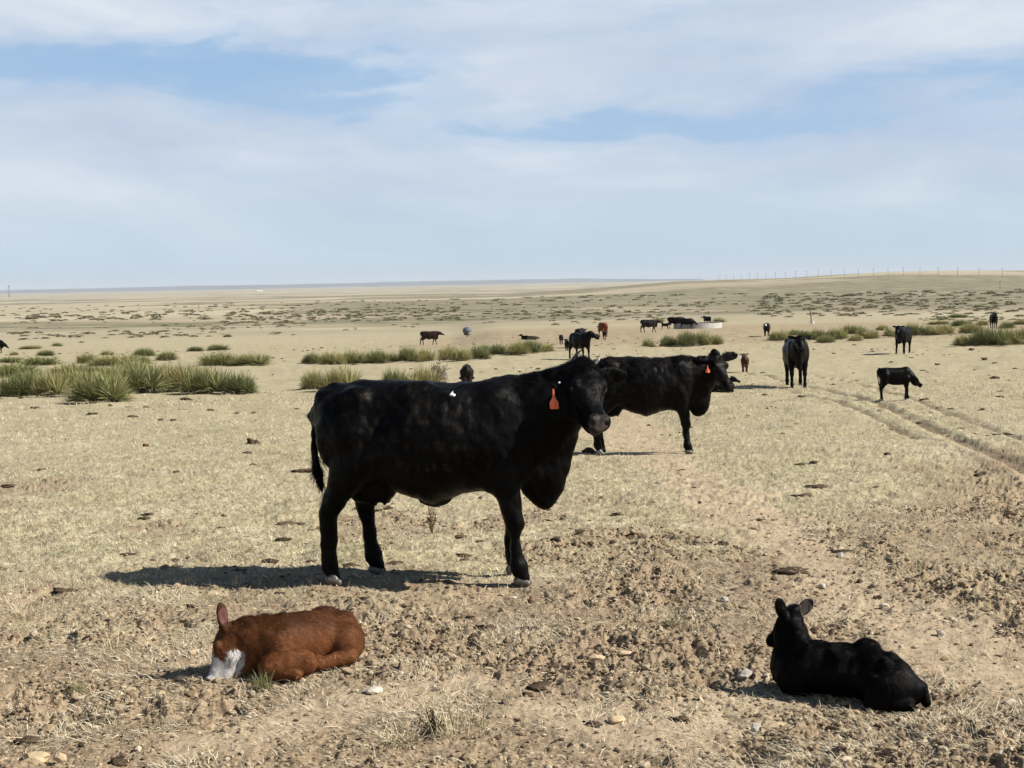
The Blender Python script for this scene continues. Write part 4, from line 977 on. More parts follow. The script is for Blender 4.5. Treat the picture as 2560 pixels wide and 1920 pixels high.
def yucca_data(seed, heads, per, R_=0.5, H=0.62):
    """clump of unit width about 1 m: several rosettes of stiff narrow leaves"""
    rng = np.random.default_rng(seed); A = []; Dd = []
    for h in range(heads):
        c = np.array([rng.uniform(-1, 1) * (R_ - 0.18), rng.uniform(-1, 1) * (R_ - 0.2) * 0.7, 0.02 + rng.uniform(0, 0.05)]); L = H * rng.uniform(0.75, 1.05); hue = rng.random()
        n = per; th = rng.uniform(0, 2 * np.pi, n); ph = np.arccos(np.clip(rng.uniform(0.0, 1, n) ** 0.85, -1, 1)); 
        dr = np.stack([np.sin(ph) * np.cos(th), np.sin(ph) * np.sin(th), np.cos(ph)], -1)
        r_ = c + dr * 0.03; ln = L * rng.uniform(0.75, 1.08, n) * (1 - 0.15 * np.sin(ph)); tp = c + dr * ln[:, None]; tp[:, 2] = np.maximum(tp[:, 2] - 0.04 * np.sin(ph), 0.02)
        bd = np.stack([0 * th, 0 * th, 0.04 * np.sin(ph)], -1) * L
        base = np.array([0.25, 0.255, 0.105]) * (0.8 + 0.45 * hue); col = base * rng.uniform(0.65, 1.35, (n, 1)); 
        yl = rng.random(n) < 0.22; col[yl] = np.array([0.36, 0.33, 0.17]) * rng.uniform(0.7, 1.2, (yl.sum(), 1))
        A.append((r_, tp, bd, 0.0105 * rng.uniform(0.7, 1.3, n), col))
        n2 = per // 3; th = rng.uniform(0, 2 * np.pi, n2); dr = np.stack([np.cos(th), np.sin(th), rng.uniform(-0.05, 0.25, n2)], -1)
        r2 = c + dr * 0.03; t2 = c + dr * (L * rng.uniform(0.4, 0.75, (n2, 1))); t2[:, 2] = np.abs(t2[:, 2]) * 0.6 + 0.005
        Dd.append((r2, t2, np.stack([0 * th, 0 * th, 0.03 + 0 * th], -1), 0.010 * rng.uniform(0.6, 1.4, n2), np.array([0.20, 0.165, 0.12]) * rng.uniform(0.5, 1.3, (n2, 1))))
    cat_ = lambda Q: [np.concatenate([q[i] for q in Q]) for i in range(5)]
    return cat_(A), cat_(Dd)
YV = []
def yucca_proto(i):
    sd, heads, per = [(1, 9, 190), (2, 13, 170), (3, 6, 210), (4, 16, 150), (5, 10, 180), (6, 3, 190)][i]
    a, d = yucca_data(100 + sd, heads, per, 0.5 if heads > 1 else 0.2)
    v, f, c = blades(a[0], a[1], a[2], a[3], a[4]); v2, f2, c2 = blades(d[0], d[1], d[2], d[3], d[4])
    return (v, f, c), (v2, f2, c2), (v[:, 0].max() - v[:, 0].min(), v[:, 2].max())
NM = {}
def near_things(px): return None
yproto = [yucca_proto(i) for i in range(6)]; ymesh = {}
def yucca(px, py, wpx, hpx, label, group, var):
    p = at(px, py); s = mpp(p); (A, Dd, (w0, h0)) = yproto[var]
    depth = wpx * s * 0.5; wpx *= 1.22; hpx *= 1.4
    p2 = at(px, py) + np.array([0, depth * 0.35, 0]); p2[2] = zbase(p2[0], p2[1]) - 0.01
    root = empty('yucca', p2, rng_y.uniform(-0.5, 0.5) if wpx < 90 else 0.0)
    root.scale = (wpx * s / w0, max(wpx * s / w0 * 0.8, 0.5 * hpx * s / h0), hpx * s / h0)
    tag(root, label, 'yucca', group)
    if var not in ymesh:
        a = mesh_np('leaves', A[0], A[1], M_YUC, root, False, A[2]); d = mesh_np('dead_leaves', Dd[0], Dd[1], M_DRY, root, False, Dd[2]); ymesh[var] = (a, d)
    else:
        for q in ymesh[var]: link(q.copy(), root)
    return root
rng_y = random.Random(4)
YUCCAS = [ # px, base py, width, height, where
 (26, 994, 125, 56, 'front left corner of the left thicket, cut by the frame edge'), (118, 992, 115, 62, 'front row at the left, second from the frame edge'),
 (247, 1008, 185, 75, 'nearest the camera in the left thicket'), (345, 984, 160, 74, 'behind and right of the nearest clump'), (426, 980, 140, 66, 'in the left thicket, centre of its right half'),
 (512, 986, 140, 68, 'near the right end of the left thicket, pale yellow green'), (600, 986, 100, 52, 'at the very right end of the left thicket'), (30, 944, 160, 36, 'second row of the left thicket, at the frame edge'),
 (158, 944, 130, 33, 'second row of the left thicket, left of centre'), (238, 944, 90, 30, 'second row of the left thicket, behind the nearest clump'), (330, 938, 120, 34, 'second row of the left thicket, behind its middle'), (92, 914, 130, 22, 'third row of the left thicket, near the frame edge'),
 (209, 910, 65, 26, 'third row of the left thicket, taller than its neighbours'), (278, 916, 150, 28, 'third row of the left thicket, wide'), (340, 912, 90, 24, 'third row of the left thicket, right end'),
 (22, 907, 90, 14, 'far corner by the left frame edge, low'), (108, 890, 58, 14, 'small, alone behind the left end of the left thicket'), (264, 889, 52, 14, 'small, behind the middle of the left thicket'),
 (361, 891, 72, 20, 'behind the left thicket, at the left of a pair'), (415, 901, 70, 22, 'behind the left thicket, at the right of a pair'), (532, 915, 120, 32, 'left half of the patch between thicket and cow'),
 (622, 915, 120, 30, 'right half of the patch between thicket and cow'), (487, 879, 52, 13, 'left one of a distant pair above the wide patch'), (543, 877, 66, 16, 'right one of a distant pair above the wide patch'),
 (33, 889, 26, 11, 'very small, right of the cow head at the left frame edge'), (73, 873, 66, 10, 'low, beyond the cow head at the left frame edge'), (140, 866, 42, 10, 'low and far, upper left'), (202, 857, 18, 5, 'tiny, far at upper left'), (568, 843, 26, 8, 'alone on open grass far left of the walking brown cow'),
 (781, 909, 66, 26, 'left end of the middle band'), (831, 912, 76, 31, 'second from the left in the middle band'), (880, 911, 84, 34, 'third from the left in the middle band'), (933, 910, 80, 33, 'middle band, below the walking brown cow'),
 (978, 906, 44, 24, 'small, in the middle band left of the cactus'), (1022, 905, 66, 37, 'in the middle band just left above the cactus'), (1064, 905, 64, 33, 'in the middle band behind the cactus'), (1115, 902, 66, 36, 'in the middle band just right of the cactus'),
 (1153, 903, 62, 32, 'in the middle band below the mineral feeder'), (1199, 899, 64, 33, 'right half of the middle band, below the feeder'), (1245, 888, 62, 28, 'in the right half of the middle band, set back'), (1290, 888, 74, 33, 'tall, near the right end of the middle band'),
 (1328, 884, 64, 34, 'last tall one in the middle band'), (1366, 880, 46, 22, 'at the right end of the middle band'), (1215, 880, 50, 18, 'behind the middle band, near a dark lump'),
 (775, 975, 75, 46, 'behind the rump of the big cow, short'), (850, 980, 120, 62, 'showing above the hip of the big cow'), (990, 980, 90, 55, 'showing above the back of the big cow, left half'), (1062, 980, 110, 62, 'showing above the back of the big cow below the cactus'),
 (655, 911, 40, 24, 'small, alone between the wide patch and the middle band'), (1312, 972, 60, 40, 'spiky, mostly hidden behind the neck of the big cow'),
 (1619, 868, 46, 24, 'left end of the patch before the stock tank'), (1674, 867, 56, 28, 'second from the left before the stock tank'), (1713, 867, 64, 37, 'tallest in the patch before the stock tank'), (1755, 864, 58, 34, 'right of the tallest before the stock tank'),
 (1790, 862, 44, 24, 'right end of the patch before the stock tank'), (1648, 806, 32, 11, 'beyond the tank, behind the small calf'), (1796, 806, 46, 13, 'beyond the tank, right of the blazed cow'),
 (1949, 852, 66, 25, 'left end of the right hand band'), (1990, 838, 48, 14, 'second in the right hand band, set back'), (2050, 850, 66, 27, 'in the right hand band above the head on cow'), (2066, 857, 54, 20, 'pale, before the right hand band above the facing cow'),
 (2096, 850, 64, 30, 'in the left half of the right hand band, dark green'), (2138, 836, 74, 23, 'in the right hand band, back row at its middle'), (2140, 853, 44, 17, 'pale and small, front row at the middle of the right hand band'), (2178, 847, 56, 20, 'right hand band, left of the walking black cow'),
 (2222, 844, 54, 27, 'just behind the walking black cow'), (2206, 826, 36, 14, 'dark, back row left of the walking black cow'), (2285, 840, 66, 31, 'just right of the walking black cow'), (2322, 838, 60, 23, 'third clump right of the walking black cow'),
 (2362, 836, 66, 25, 'fourth clump right of the walking black cow'), (2410, 817, 64, 17, 'far row left of the farthest cow at right'), (2432, 834, 72, 27, 'dark, before the farthest cow at right'), (2458, 814, 44, 13, 'far row just left of the farthest cow at right'),
 (2428, 866, 96, 30, 'left end of the big patch at the right frame edge'), (2480, 866, 110, 46, 'tallest in the big patch at the right frame edge'), (2528, 863, 90, 42, 'second from the right in the big patch at the frame edge'), (2562, 862, 60, 42, 'cut by the right frame edge'),
 (2398, 795, 60, 10, 'far back at upper right, low and wide'), (2520, 822, 50, 18, 'right of the farthest cow, back row'), (2556, 812, 50, 13, 'far back beside the right frame edge'), (2345, 812, 70, 10, 'far low row left of the farthest cow'),
 (75, 966, 130, 40, 'between the front and second row, left end of the left thicket'), (185, 968, 130, 42, 'between the two front clumps and the second row, at left'), (285, 962, 140, 46, 'directly behind the nearest clump'), (385, 958, 130, 42, 'behind the centre of the right half of the thicket'), (470, 962, 110, 44, 'behind the front row, toward the right end of the thicket'),
 (2020, 845, 56, 18, 'behind the head of the facing cow, right hand band'), (2163, 842, 56, 20, 'small one in the middle of the right hand band'), (2345, 838, 60, 20, 'between the third and fourth clump right of the walking cow')]
for i, (px, py, w_, h_, wh) in enumerate(YUCCAS):
    var = [0, 1, 3, 4][i % 4] if w_ >= 55 else ([2, 4, 5][i % 3] if w_ > 24 else 5)
    yucca(px, py, w_, h_, ('spiky green yucca clump ' + wh) if len(wh.split()) < 13 else 'yucca clump ' + wh, 'yucca clumps on the dry grass', var)

# distant scrub: the largest as things, the rest as one mass
def shrub_data(seed, n=110):
    rng = np.random.default_rng(seed); c = rng.normal(size=(n, 3)); c /= np.linalg.norm(c, axis=1, keepdims=True); c[:, 2] = np.abs(c[:, 2])
    rad = rng.uniform(0.55, 1.0, n) ** 0.5; P_ = c * np.array([0.5, 0.5, 0.5]) * rad[:, None] * (0.75 + 0.4 * vnoise(c[:, 0] * 3 + 5, c[:, 1] * 3 + 9, seed))[:, None]
    d = c + rng.normal(size=(n, 3)) * 0.5; d /= np.linalg.norm(d, axis=1, keepdims=True)
    a = P_ - d * 0.10; b = P_ + d * 0.10
    col = np.array([0.21, 0.19, 0.115]) * rng.uniform(0.6, 1.5, (n, 1))
    return blades(a, b, d * 0, np.full(n, 0.06), col, 2)
SH = [shrub_data(200 + i) for i in range(4)]
FAR = [(1389, 813, 24, 10), (1436, 806, 20, 8), (1447, 809, 12, 6), (1487, 807, 10, 4), (1554, 800, 36, 6), (1593, 800, 14, 4), (1495, 801, 20, 5), (1768, 784, 14, 7), (1560, 789, 30, 5), (1505, 791, 22, 5), (1478, 793, 20, 4), (1230, 806, 22, 5), (1212, 808, 14, 4), (1265, 797, 14, 4), (1155, 801, 18, 4), (1098, 800, 14, 4), (1330, 796, 40, 3), (686, 835, 30, 6), (700, 833, 14, 6), (733, 838, 12, 5), (746, 813, 8, 3), (985, 813, 16, 5), (1010, 817, 20, 4), (1032, 818, 16, 5), (1040, 811, 24, 4), (865, 825, 16, 4), (887, 821, 12, 4), (890, 824, 8, 4), (860, 826, 8, 3), (555, 836, 12, 3), (500, 835, 20, 3), (690, 831, 26, 3), (385, 806, 10, 3), (418, 821, 8, 4), (485, 802, 8, 3), (38, 810, 8, 4), (66, 806, 10, 3), (90, 808, 8, 3), (123, 808, 8, 4), (150, 820, 8, 4), (157, 808, 14, 3), (262, 806, 14, 3), (262, 820, 24, 3), (245, 820, 22, 3), (83, 820, 34, 4)]
rs = random.Random(11); pool = []
def band(n, x0, x1, y0, y1, w0, w1, k_=0.0):
    for _ in range(n):
        x_ = rs.uniform(x0, x1); y_ = rs.uniform(y0, y1) - 0.0193 * (x_ - (x0 + x1) / 2) * 0.9
        pool.append((x_, y_, rs.uniform(w0, w1) * (0.6 + 0.8 * rs.random()), k_))
band(95, 40, 520, 781, 803, 12, 30); band(260, 560, 1150, 774, 806, 10, 26); band(60, 0, 560, 828, 846, 14, 34); band(40, 400, 760, 806, 822, 8, 20)
band(330, 1900, 2560, 730, 790, 12, 32); band(60, 1380, 1700, 774, 800, 10, 24); band(150, 1200, 1960, 738, 785, 10, 22); band(120, 0, 1200, 756, 780, 8, 18); band(60, 1100, 1500, 778, 800, 8, 20); band(40, 2300, 2560, 790, 806, 12, 26)
allf = [(x_, y_, w_, h_) for x_, y_, w_, h_ in FAR] + [(x_, y_, w_, w_ * (0.16 + 0.14 * rs.random()) + 1.5) for x_, y_, w_, _ in pool]
allf.sort(key=lambda q: -q[2] * q[3])
shm = {}; SV, SF, SC, off = [], [], [], 0
XN = [(150, 'at the far left'), (420, 'above the left thicket'), (800, 'left of the walking cow'), (1080, 'above the walking cow'), (1350, 'above the feeder'), (1620, 'above the red cow'), (1850, 'beyond the stock tank'), (2080, 'around the thin pole'), (2330, 'right of the thin pole'), (3000, 'near the right edge')]
nth = 0; shl = []
for i, (x_, y_, w_, h_) in enumerate(allf):
    if not (-20 < x_ < 2580): continue
    p = at(x_, y_); s = mpp(p)
    if p[1] > 3000: continue
    z = float(zbase(p[0], p[1])); v, f, c = SH[i % 4]; sx, sz = w_ * s, h_ * s
    if nth < 190:
        root = None; dist = 'low dark scrub bush ' if w_ > h_ * 2.2 else 'rounded dark scrub bush '
        rng_ = 'on the near flat' if p[1] < 260 else 'on the mid plain' if p[1] < 520 else 'on the distant slope'
        if i % 4 not in shm:
            root = mesh_np('shrub', v, f, M_SHR, None, False, c); shm[i % 4] = root
        else: root = link(shm[i % 4].copy())
        root.location = (p[0], p[1], z); root.scale = (sx, sx * 0.8, sz * 1.1); root.rotation_euler = (0, 0, rs.uniform(-.6, .6))
        tag(root, 'x', 'shrub', 'distant scrub bushes'); shl.append((x_, rng_, [n_ for a_, n_ in XN if x_ < a_][0], root)); nth += 1
    else:
        SV.append(v * np.array([sx, sx * 0.8, sz * 1.1]) + np.array([p[0], p[1], z])); SF.append(f + off); SC.append(c); off += len(v)
ORD = ['leftmost', 'second', 'third', 'fourth', 'fifth', 'sixth', 'seventh', 'eighth', 'ninth', 'tenth', 'eleventh', 'twelfth', 'thirteenth', 'fourteenth', 'fifteenth', 'sixteenth', 'seventeenth', 'eighteenth', 'nineteenth', 'twentieth', 'twenty-first', 'twenty-second', 'twenty-third', 'twenty-fourth', 'twenty-fifth', 'twenty-sixth', 'twenty-seventh', 'twenty-eighth', 'twenty-ninth', 'thirtieth'] + ['thirty-first'] * 60
shl.sort(key=lambda q: q[0]); cnt_ = {}
for x_, r_, n_, root in shl:
    k_ = cnt_.get((r_, n_), 0); cnt_[(r_, n_)] = k_ + 1
    root['label'] = (ORD[0] + ' dark bush ' if k_ == 0 else ORD[k_] + ' dark bush from the left ') + r_ + ', ' + n_
o = mesh_np('far_scrub', np.concatenate(SV), np.concatenate(SF), M_SHR, None, False, np.concatenate(SC)); tag(o, 'thin scatter of small scrub on the far slopes', kind='stuff')

def tubes(paths, rads, n=6):
    vs, fs, o_ = [], [], 0
    for P_, r_ in zip(paths, rads):
        P_ = np.asarray(P_, float); m_ = len(P_); T = np.gradient(P_, axis=0); T /= np.maximum(np.linalg.norm(T, axis=1, keepdims=True), 1e-9)
        a = np.cross(T, np.array([0.3, 0.9, 0.1])); a /= np.maximum(np.linalg.norm(a, axis=1, keepdims=True), 1e-9); b = np.cross(T, a)
        th = np.linspace(0, 2 * np.pi, n, endpoint=False); r_ = np.broadcast_to(np.asarray(r_, float), (m_,))
        ring = P_[:, None] + r_[:, None, None] * (np.cos(th)[None, :, None] * a[:, None] + np.sin(th)[None, :, None] * b[:, None])
        vs.append(ring.reshape(-1, 3)); vs.append(P_[[0, -1]])
        idx = np.arange(m_ * n).reshape(m_, n) + o_
        nx = np.roll(idx, -1, 1)
        fs.append(np.stack([idx[:-1], nx[:-1], nx[1:], idx[1:]], -1).reshape(-1, 4))
        c0, c1 = o_ + m_ * n, o_ + m_ * n + 1
        fs.append(np.stack([nx[0], idx[0], np.full(n, c0), np.full(n, c0)], -1)); fs.append(np.stack([idx[-1], nx[-1], np.full(n, c1), np.full(n, c1)], -1))
        o_ += m_ * n + 2
    return np.concatenate(vs), np.concatenate(fs)
def tube_mesh(name, paths, rads, mat, parent=None, n=6, col=None):
    v, f = tubes(paths, rads, n); q = f[f[:, 2] != f[:, 3]]; t = f[f[:, 2] == f[:, 3]][:, :3]
    tri = np.concatenate([q[:, [0, 1, 2]], q[:, [0, 2, 3]], t])
    return mesh_np(name, v, tri, mat, parent, True, None if col is None else np.tile(np.array(col), (len(v), 1)))
def cactus():
    p = at(1092, 958); p[2] = zbase(p[0], p[1]); s = mpp(p); root = empty('cholla_cactus', p); tag(root, 'grey tangled branching cactus standing behind the back of the big cow', 'cactus')
    rg = random.Random(3); paths, rads = [], []; 
    def br(P0, d, L, r_, dep):
        pts = [np.array(P0)]; dd = np.array(d, float)
        for _ in range(4):
            dd = nrm(dd + np.array([rg.gauss(0, .3), rg.gauss(0, .3), rg.gauss(0.02, .22)])); pts.append(pts[-1] + dd * L / 4)
        paths.append(pts); rads.append(np.linspace(r_, r_ * .8, 5))
        if dep < 4:
            for _ in range(rg.choice([2, 3, 3])):
                q = pts[rg.choice([2, 3, 4])]; a = rg.uniform(0, 6.28); nd_ = nrm(dd * .5 + np.array([math.cos(a), math.sin(a), rg.uniform(-.25, .6)])); br(q, nd_, L * .78, r_ * .85, dep + 1)
    for a in (0.3, 2.2, 4.4): br((0, 0, 0), (math.cos(a) * .45, math.sin(a) * .45, 1), 0.34, 0.022, 0)
    br((0, 0, 0), (0, 0, 1), 0.42, .024, 0)
    tube_mesh('branches', paths[1::1], rads[1::1], mat_simple('cactus_skin', (0.20, 0.17, 0.125), 0.9, 0.1, 0.4, 25, 0.6, 90, 0.01), root, 6)
    tube_mesh('stem', [[(0, 0, -0.05), (0, 0, 0.1), (.01, 0, .2)]], [[.04, .035, .03]], mat_simple('cactus_stem', (0.13, 0.10, 0.075), 0.9, 0.1, 0.3, 25), root, 7)
    root.scale = (1.0, 1.0, 1.0); v = np.concatenate([np.array(q) for q in paths]); k_ = 62 * s / (v[:, 0].max() - v[:, 0].min()); root.scale = (k_, k_, 62 * s / v[:, 2].max())
cactus()
def dry_weed(px, py, hpx, label, seed, col=(0.16, 0.12, 0.075), spread=0.5, nb=26):
    p = at(px, py); p[2] = zbase(p[0], p[1]); s = mpp(p); H_ = hpx * s; rg = random.Random(seed); paths, rads = [], []
    for i in range(nb):
        a = rg.uniform(0, 6.28); b = abs(rg.gauss(0, spread)); d = np.array([math.cos(a) * math.sin(b), math.sin(a) * math.sin(b), math.cos(b)]); L = H_ * rg.uniform(.35, 1.0)
        q = [d * L * t_ + np.array([rg.gauss(0, .02 * L), rg.gauss(0, .02 * L), -0.25 * b * L * t_ * t_]) for t_ in (0, .33, .66, 1)]; paths.append(q); rads.append([.0035, .003, .0025, .0012])
        for _ in range(3):
            j = rg.choice([1, 2, 3]); dq = nrm(d + np.array([rg.gauss(0, .6), rg.gauss(0, .6), rg.gauss(0, .5)])); paths.append([q[j], q[j] + dq * L * .14, q[j] + dq * L * .24]); rads.append([.003, .004, .002])
    o = tube_mesh('dry_weed', paths, rads, mat_simple('weed_stem_%d' % seed, col, 0.9, 0.1, 0.4, 60, 0), None, 4); o.location = p; tag(o, label, 'weed', 'dry weeds in the grass'); return o
def tussock(px, py, hpx, label, seed, col, e_mean=0.9, nb=120, wid=0.0011):
    p = at(px, py); p[2] = zbase(p[0], p[1]); s = mpp(p); H_ = hpx * s; rng = np.random.default_rng(seed)
    a = rng.uniform(0, 6.28, nb); e = np.clip(rng.normal(e_mean, 0.35, nb), 0.03, 1.5); L = H_ * rng.uniform(0.35, 1.0, nb)
    d = np.stack([np.cos(a) * np.cos(e), np.sin(a) * np.cos(e), np.sin(e)], -1); r0 = np.stack([rng.normal(0, H_ * .16, nb), rng.normal(0, H_ * .14, nb), 0 * a - .004], -1)
    tp = r0 + d * L[:, None]; tp[:, 2] = np.maximum(tp[:, 2], .004)
    v, f, c = blades(r0, tp, rng.normal(0, .06, (nb, 3)) * L[:, None] + np.array([0, 0, .01]), wid * rng.uniform(.6, 1.4, nb), np.array(col) * rng.uniform(.6, 1.25, (nb, 1)), 4)
    o = mesh_np('grass_tussock', v, f, M_DRY, None, False, c); o.location = p; tag(o, label, 'grass tuft', 'tufts of taller grass'); return o
STR = (0.52, 0.44, 0.29); GRN = (0.22, 0.21, 0.10)
dry_weed(1080, 1332, 62, 'upright brown dried weed under the belly of the big cow', 1, (0.14, 0.10, 0.065), 0.28, 20)
tussock(1120, 1840, 150, 'tall pale upright dead stalks in the front centre', 2, STR, 1.0, 46, 0.0016)
dry_weed(1085, 1830, 60, 'dark crumbly weed base beside the pale stalks in the front centre', 5, (0.10, 0.075, 0.05), 0.8, 34)
tussock(1000, 1855, 120, 'flattened pale straw tussock left of the dead stalks in the front centre', 6, STR, 0.2, 150, 0.0016)
tussock(1200, 1815, 100, 'loose straw tuft right of the dead stalks in the front centre', 16, STR, 0.7, 50, 0.0014)
tussock(1825, 1718, 95, 'sprig of bent white straw beside the grey stone', 3, (0.62, 0.56, 0.42), 0.6, 11, 0.0022)
tussock(655, 1722, 66, 'small tuft of greenish grass just below the sleeping brown calf', 4, GRN, 0.8, 150)
tussock(2440, 1110, 36, 'pale grass sprig standing near the right hand wheel rut', 7, STR, 1.2, 12, 0.003)
tussock(195, 1730, 50, 'low greenish tuft in the dirt at the lower left', 8, GRN, 0.7, 110)
tussock(60, 1545, 80, 'pale dry tussock near the left frame edge', 9, STR, 0.4, 120, 0.0014)
tussock(2300, 1425, 45, 'pale straw sprig in the broken ground at right', 10, STR, 1.0, 20, 0.002)
tussock(270, 1620, 90, 'thin straw tuft left of the sleeping calf', 11, STR, 0.3, 60, 0.0014)
tussock(2420, 1800, 90, 'pale straw tuft in the lower right corner', 12, STR, 0.4, 80, 0.0015)
tussock(830, 1670, 60, 'straw wisps against the rump of the sleeping calf', 13, STR, 0.5, 22, 0.0014)
tussock(2330, 1690, 70, 'straw wisps right of the black calf', 14, STR, 0.3, 40, 0.0015)
tussock(1690, 1560, 70, 'small greenish grey tuft above the shadow of the black calf', 15, (0.33, 0.30, 0.18), 0.6, 90)
for i, (tx_, lb_) in enumerate(((300, 'left one'), (440, 'second one'), (470, 'third one'), (590, 'fourth one'), (650, 'fifth one'), (780, 'one by the near hind hoof'))):
    tussock(tx_, 1462, 40, 'thin dry sprig along the cow shadow, ' + lb_, 40 + i, STR, 1.1, 9, 0.0016)
# ------------------------------------------------------------------ stones, dung, clods, straw
def rock_mesh(seed, flat=0.6, rough=0.35, sub=2, cell=1.0):
    import bmesh
    bm = bmesh.new(); bmesh.ops.create_icosphere(bm, subdivisions=sub, radius=0.5)
    v = np.array([q.co[:] for q in bm.verts]); f = np.array([[q.index for q in p_.verts] for p_ in bm.faces]); bm.free()
    n_ = fbm(v[:, 0] * 2.2 * cell + seed * 7.1 + v[:, 2] * 1.3, v[:, 1] * 2.2 * cell + v[:, 2] * 1.7, seed, 3) - 0.5
    n2 = fbm(v[:, 0] * 5 * cell + v[:, 2] * 4, v[:, 1] * 5 * cell - v[:, 2] * 4 + seed, seed + 3, 3) - 0.5
    v = v * (1 + rough * 2 * n_ + rough * n2)[:, None]; v[:, 2] *= flat; return v, f
M_STONE = {k_: mat_simple('stone_' + k_, c, 0.85, 0.25, 0.22, 14, 0.5, 50, 0.01) for k_, c in (('white', (0.48, 0.43, 0.36)), ('tan', (0.46, 0.35, 0.22)), ('grey', (0.36, 0.33, 0.30)), ('brown', (0.22, 0.14, 0.09)))}
M_DUNG = mat_simple('dried_dung', (0.075, 0.052, 0.034), 0.95, 0.08, 0.4, 18, 0.9, 45, 0.012)
M_DUNGR = mat_simple('reddish_dung', (0.13, 0.070, 0.038), 0.95, 0.08, 0.35, 18, 0.9, 45, 0.012)
def stone(px, py, w, h, mat, label, seed, name='stone', catg='stone', sub=3, flat=0.6, rough=0.55, sink=0.25, group='stones on the bare ground'):
    p = at(px, py); s = mpp(p); v, f = rock_mesh(seed, 1.0, rough, 2 if name == 'stone' else sub, 0.7 if name == 'stone' else 1.0)
    ex = v.max(0) - v.min(0); v = v / ex
    v = v * np.array([w * s, w * s * 0.8, h * s * 1.25]); p[2] = zground(np.array([p[0]]), np.array([p[1]]))[0]
    v[:, 2] -= v[:, 2].min() + h * s * sink
    o = mesh_np(name, v, f, mat, None, name != 'stone'); o.location = p; o.rotation_euler = (0, 0, seed * 0.7 % 0.8 - 0.4); tag(o, label, catg, group); return o
W_ = M_STONE
stone(934, 1730, 50, 15, W_['white'], 'white topped stone with a dark hollow face, right of the sleeping calf', 1)
stone(1496, 1654, 46, 20, W_['tan'], 'flat tan stone between the brown calf and the black calf', 2)
stone(1560, 1644, 40, 10, W_['tan'], 'thin flat pale stone just right of the flat tan one', 3)
stone(1862, 1692, 40, 20, W_['grey'], 'grey angular stone by the straw sprig near the black calf', 4, rough=0.6)
stone(1890, 1826, 28, 26, W_['white'], 'upright white stone below the black calf on its left', 5)
stone(1942, 1826, 66, 14, W_['tan'], 'long flat pale stone half buried below the black calf', 6)
stone(2350, 1590, 22, 17, W_['white'], 'small round white stone on bare dirt near the right edge', 7)
stone(2208, 1512, 26, 12, W_['white'], 'small pale stone on the bare path above the black calf', 8)
stone(478, 1640, 22, 18, W_['tan'], 'round tan stone left of the face of the sleeping calf', 9)
stone(1330, 1500, 18, 17, W_['brown'], 'round brown stone just below the front hoof of the big cow', 10)
stone(1812, 1510, 22, 14, W_['grey'], 'small grey stone upper left of the black calf', 11)
stone(1614, 1490, 13, 14, W_['white'], 'tiny white stone on the rough ground right of the cow hooves', 12)
stone(90, 1895, 70, 26, W_['tan'], 'pale rounded stone in the lower left corner', 13)
stone(150, 1900, 36, 22, W_['tan'], 'pale stone right of the one in the lower left corner', 14)
stone(2200, 1775, 24, 20, W_['tan'], 'tan pebble touching the rump of the black calf', 15)
stone(2490, 1790, 30, 14, W_['white'], 'pale stone in the lower right corner', 16)
stone(1540, 1805, 44, 16, W_['tan'], 'flat tan stone at the front right of centre', 17)
stone(2335, 1416, 22, 14, W_['white'], 'white pebble right of the reddish path', 18)
stone(2055, 1468, 20, 10, W_['white'], 'white pebble beside the flat dung pat on the path', 19)
stone(2100, 1395, 18, 14, W_['grey'], 'grey pebble with a short shadow above the path', 20)
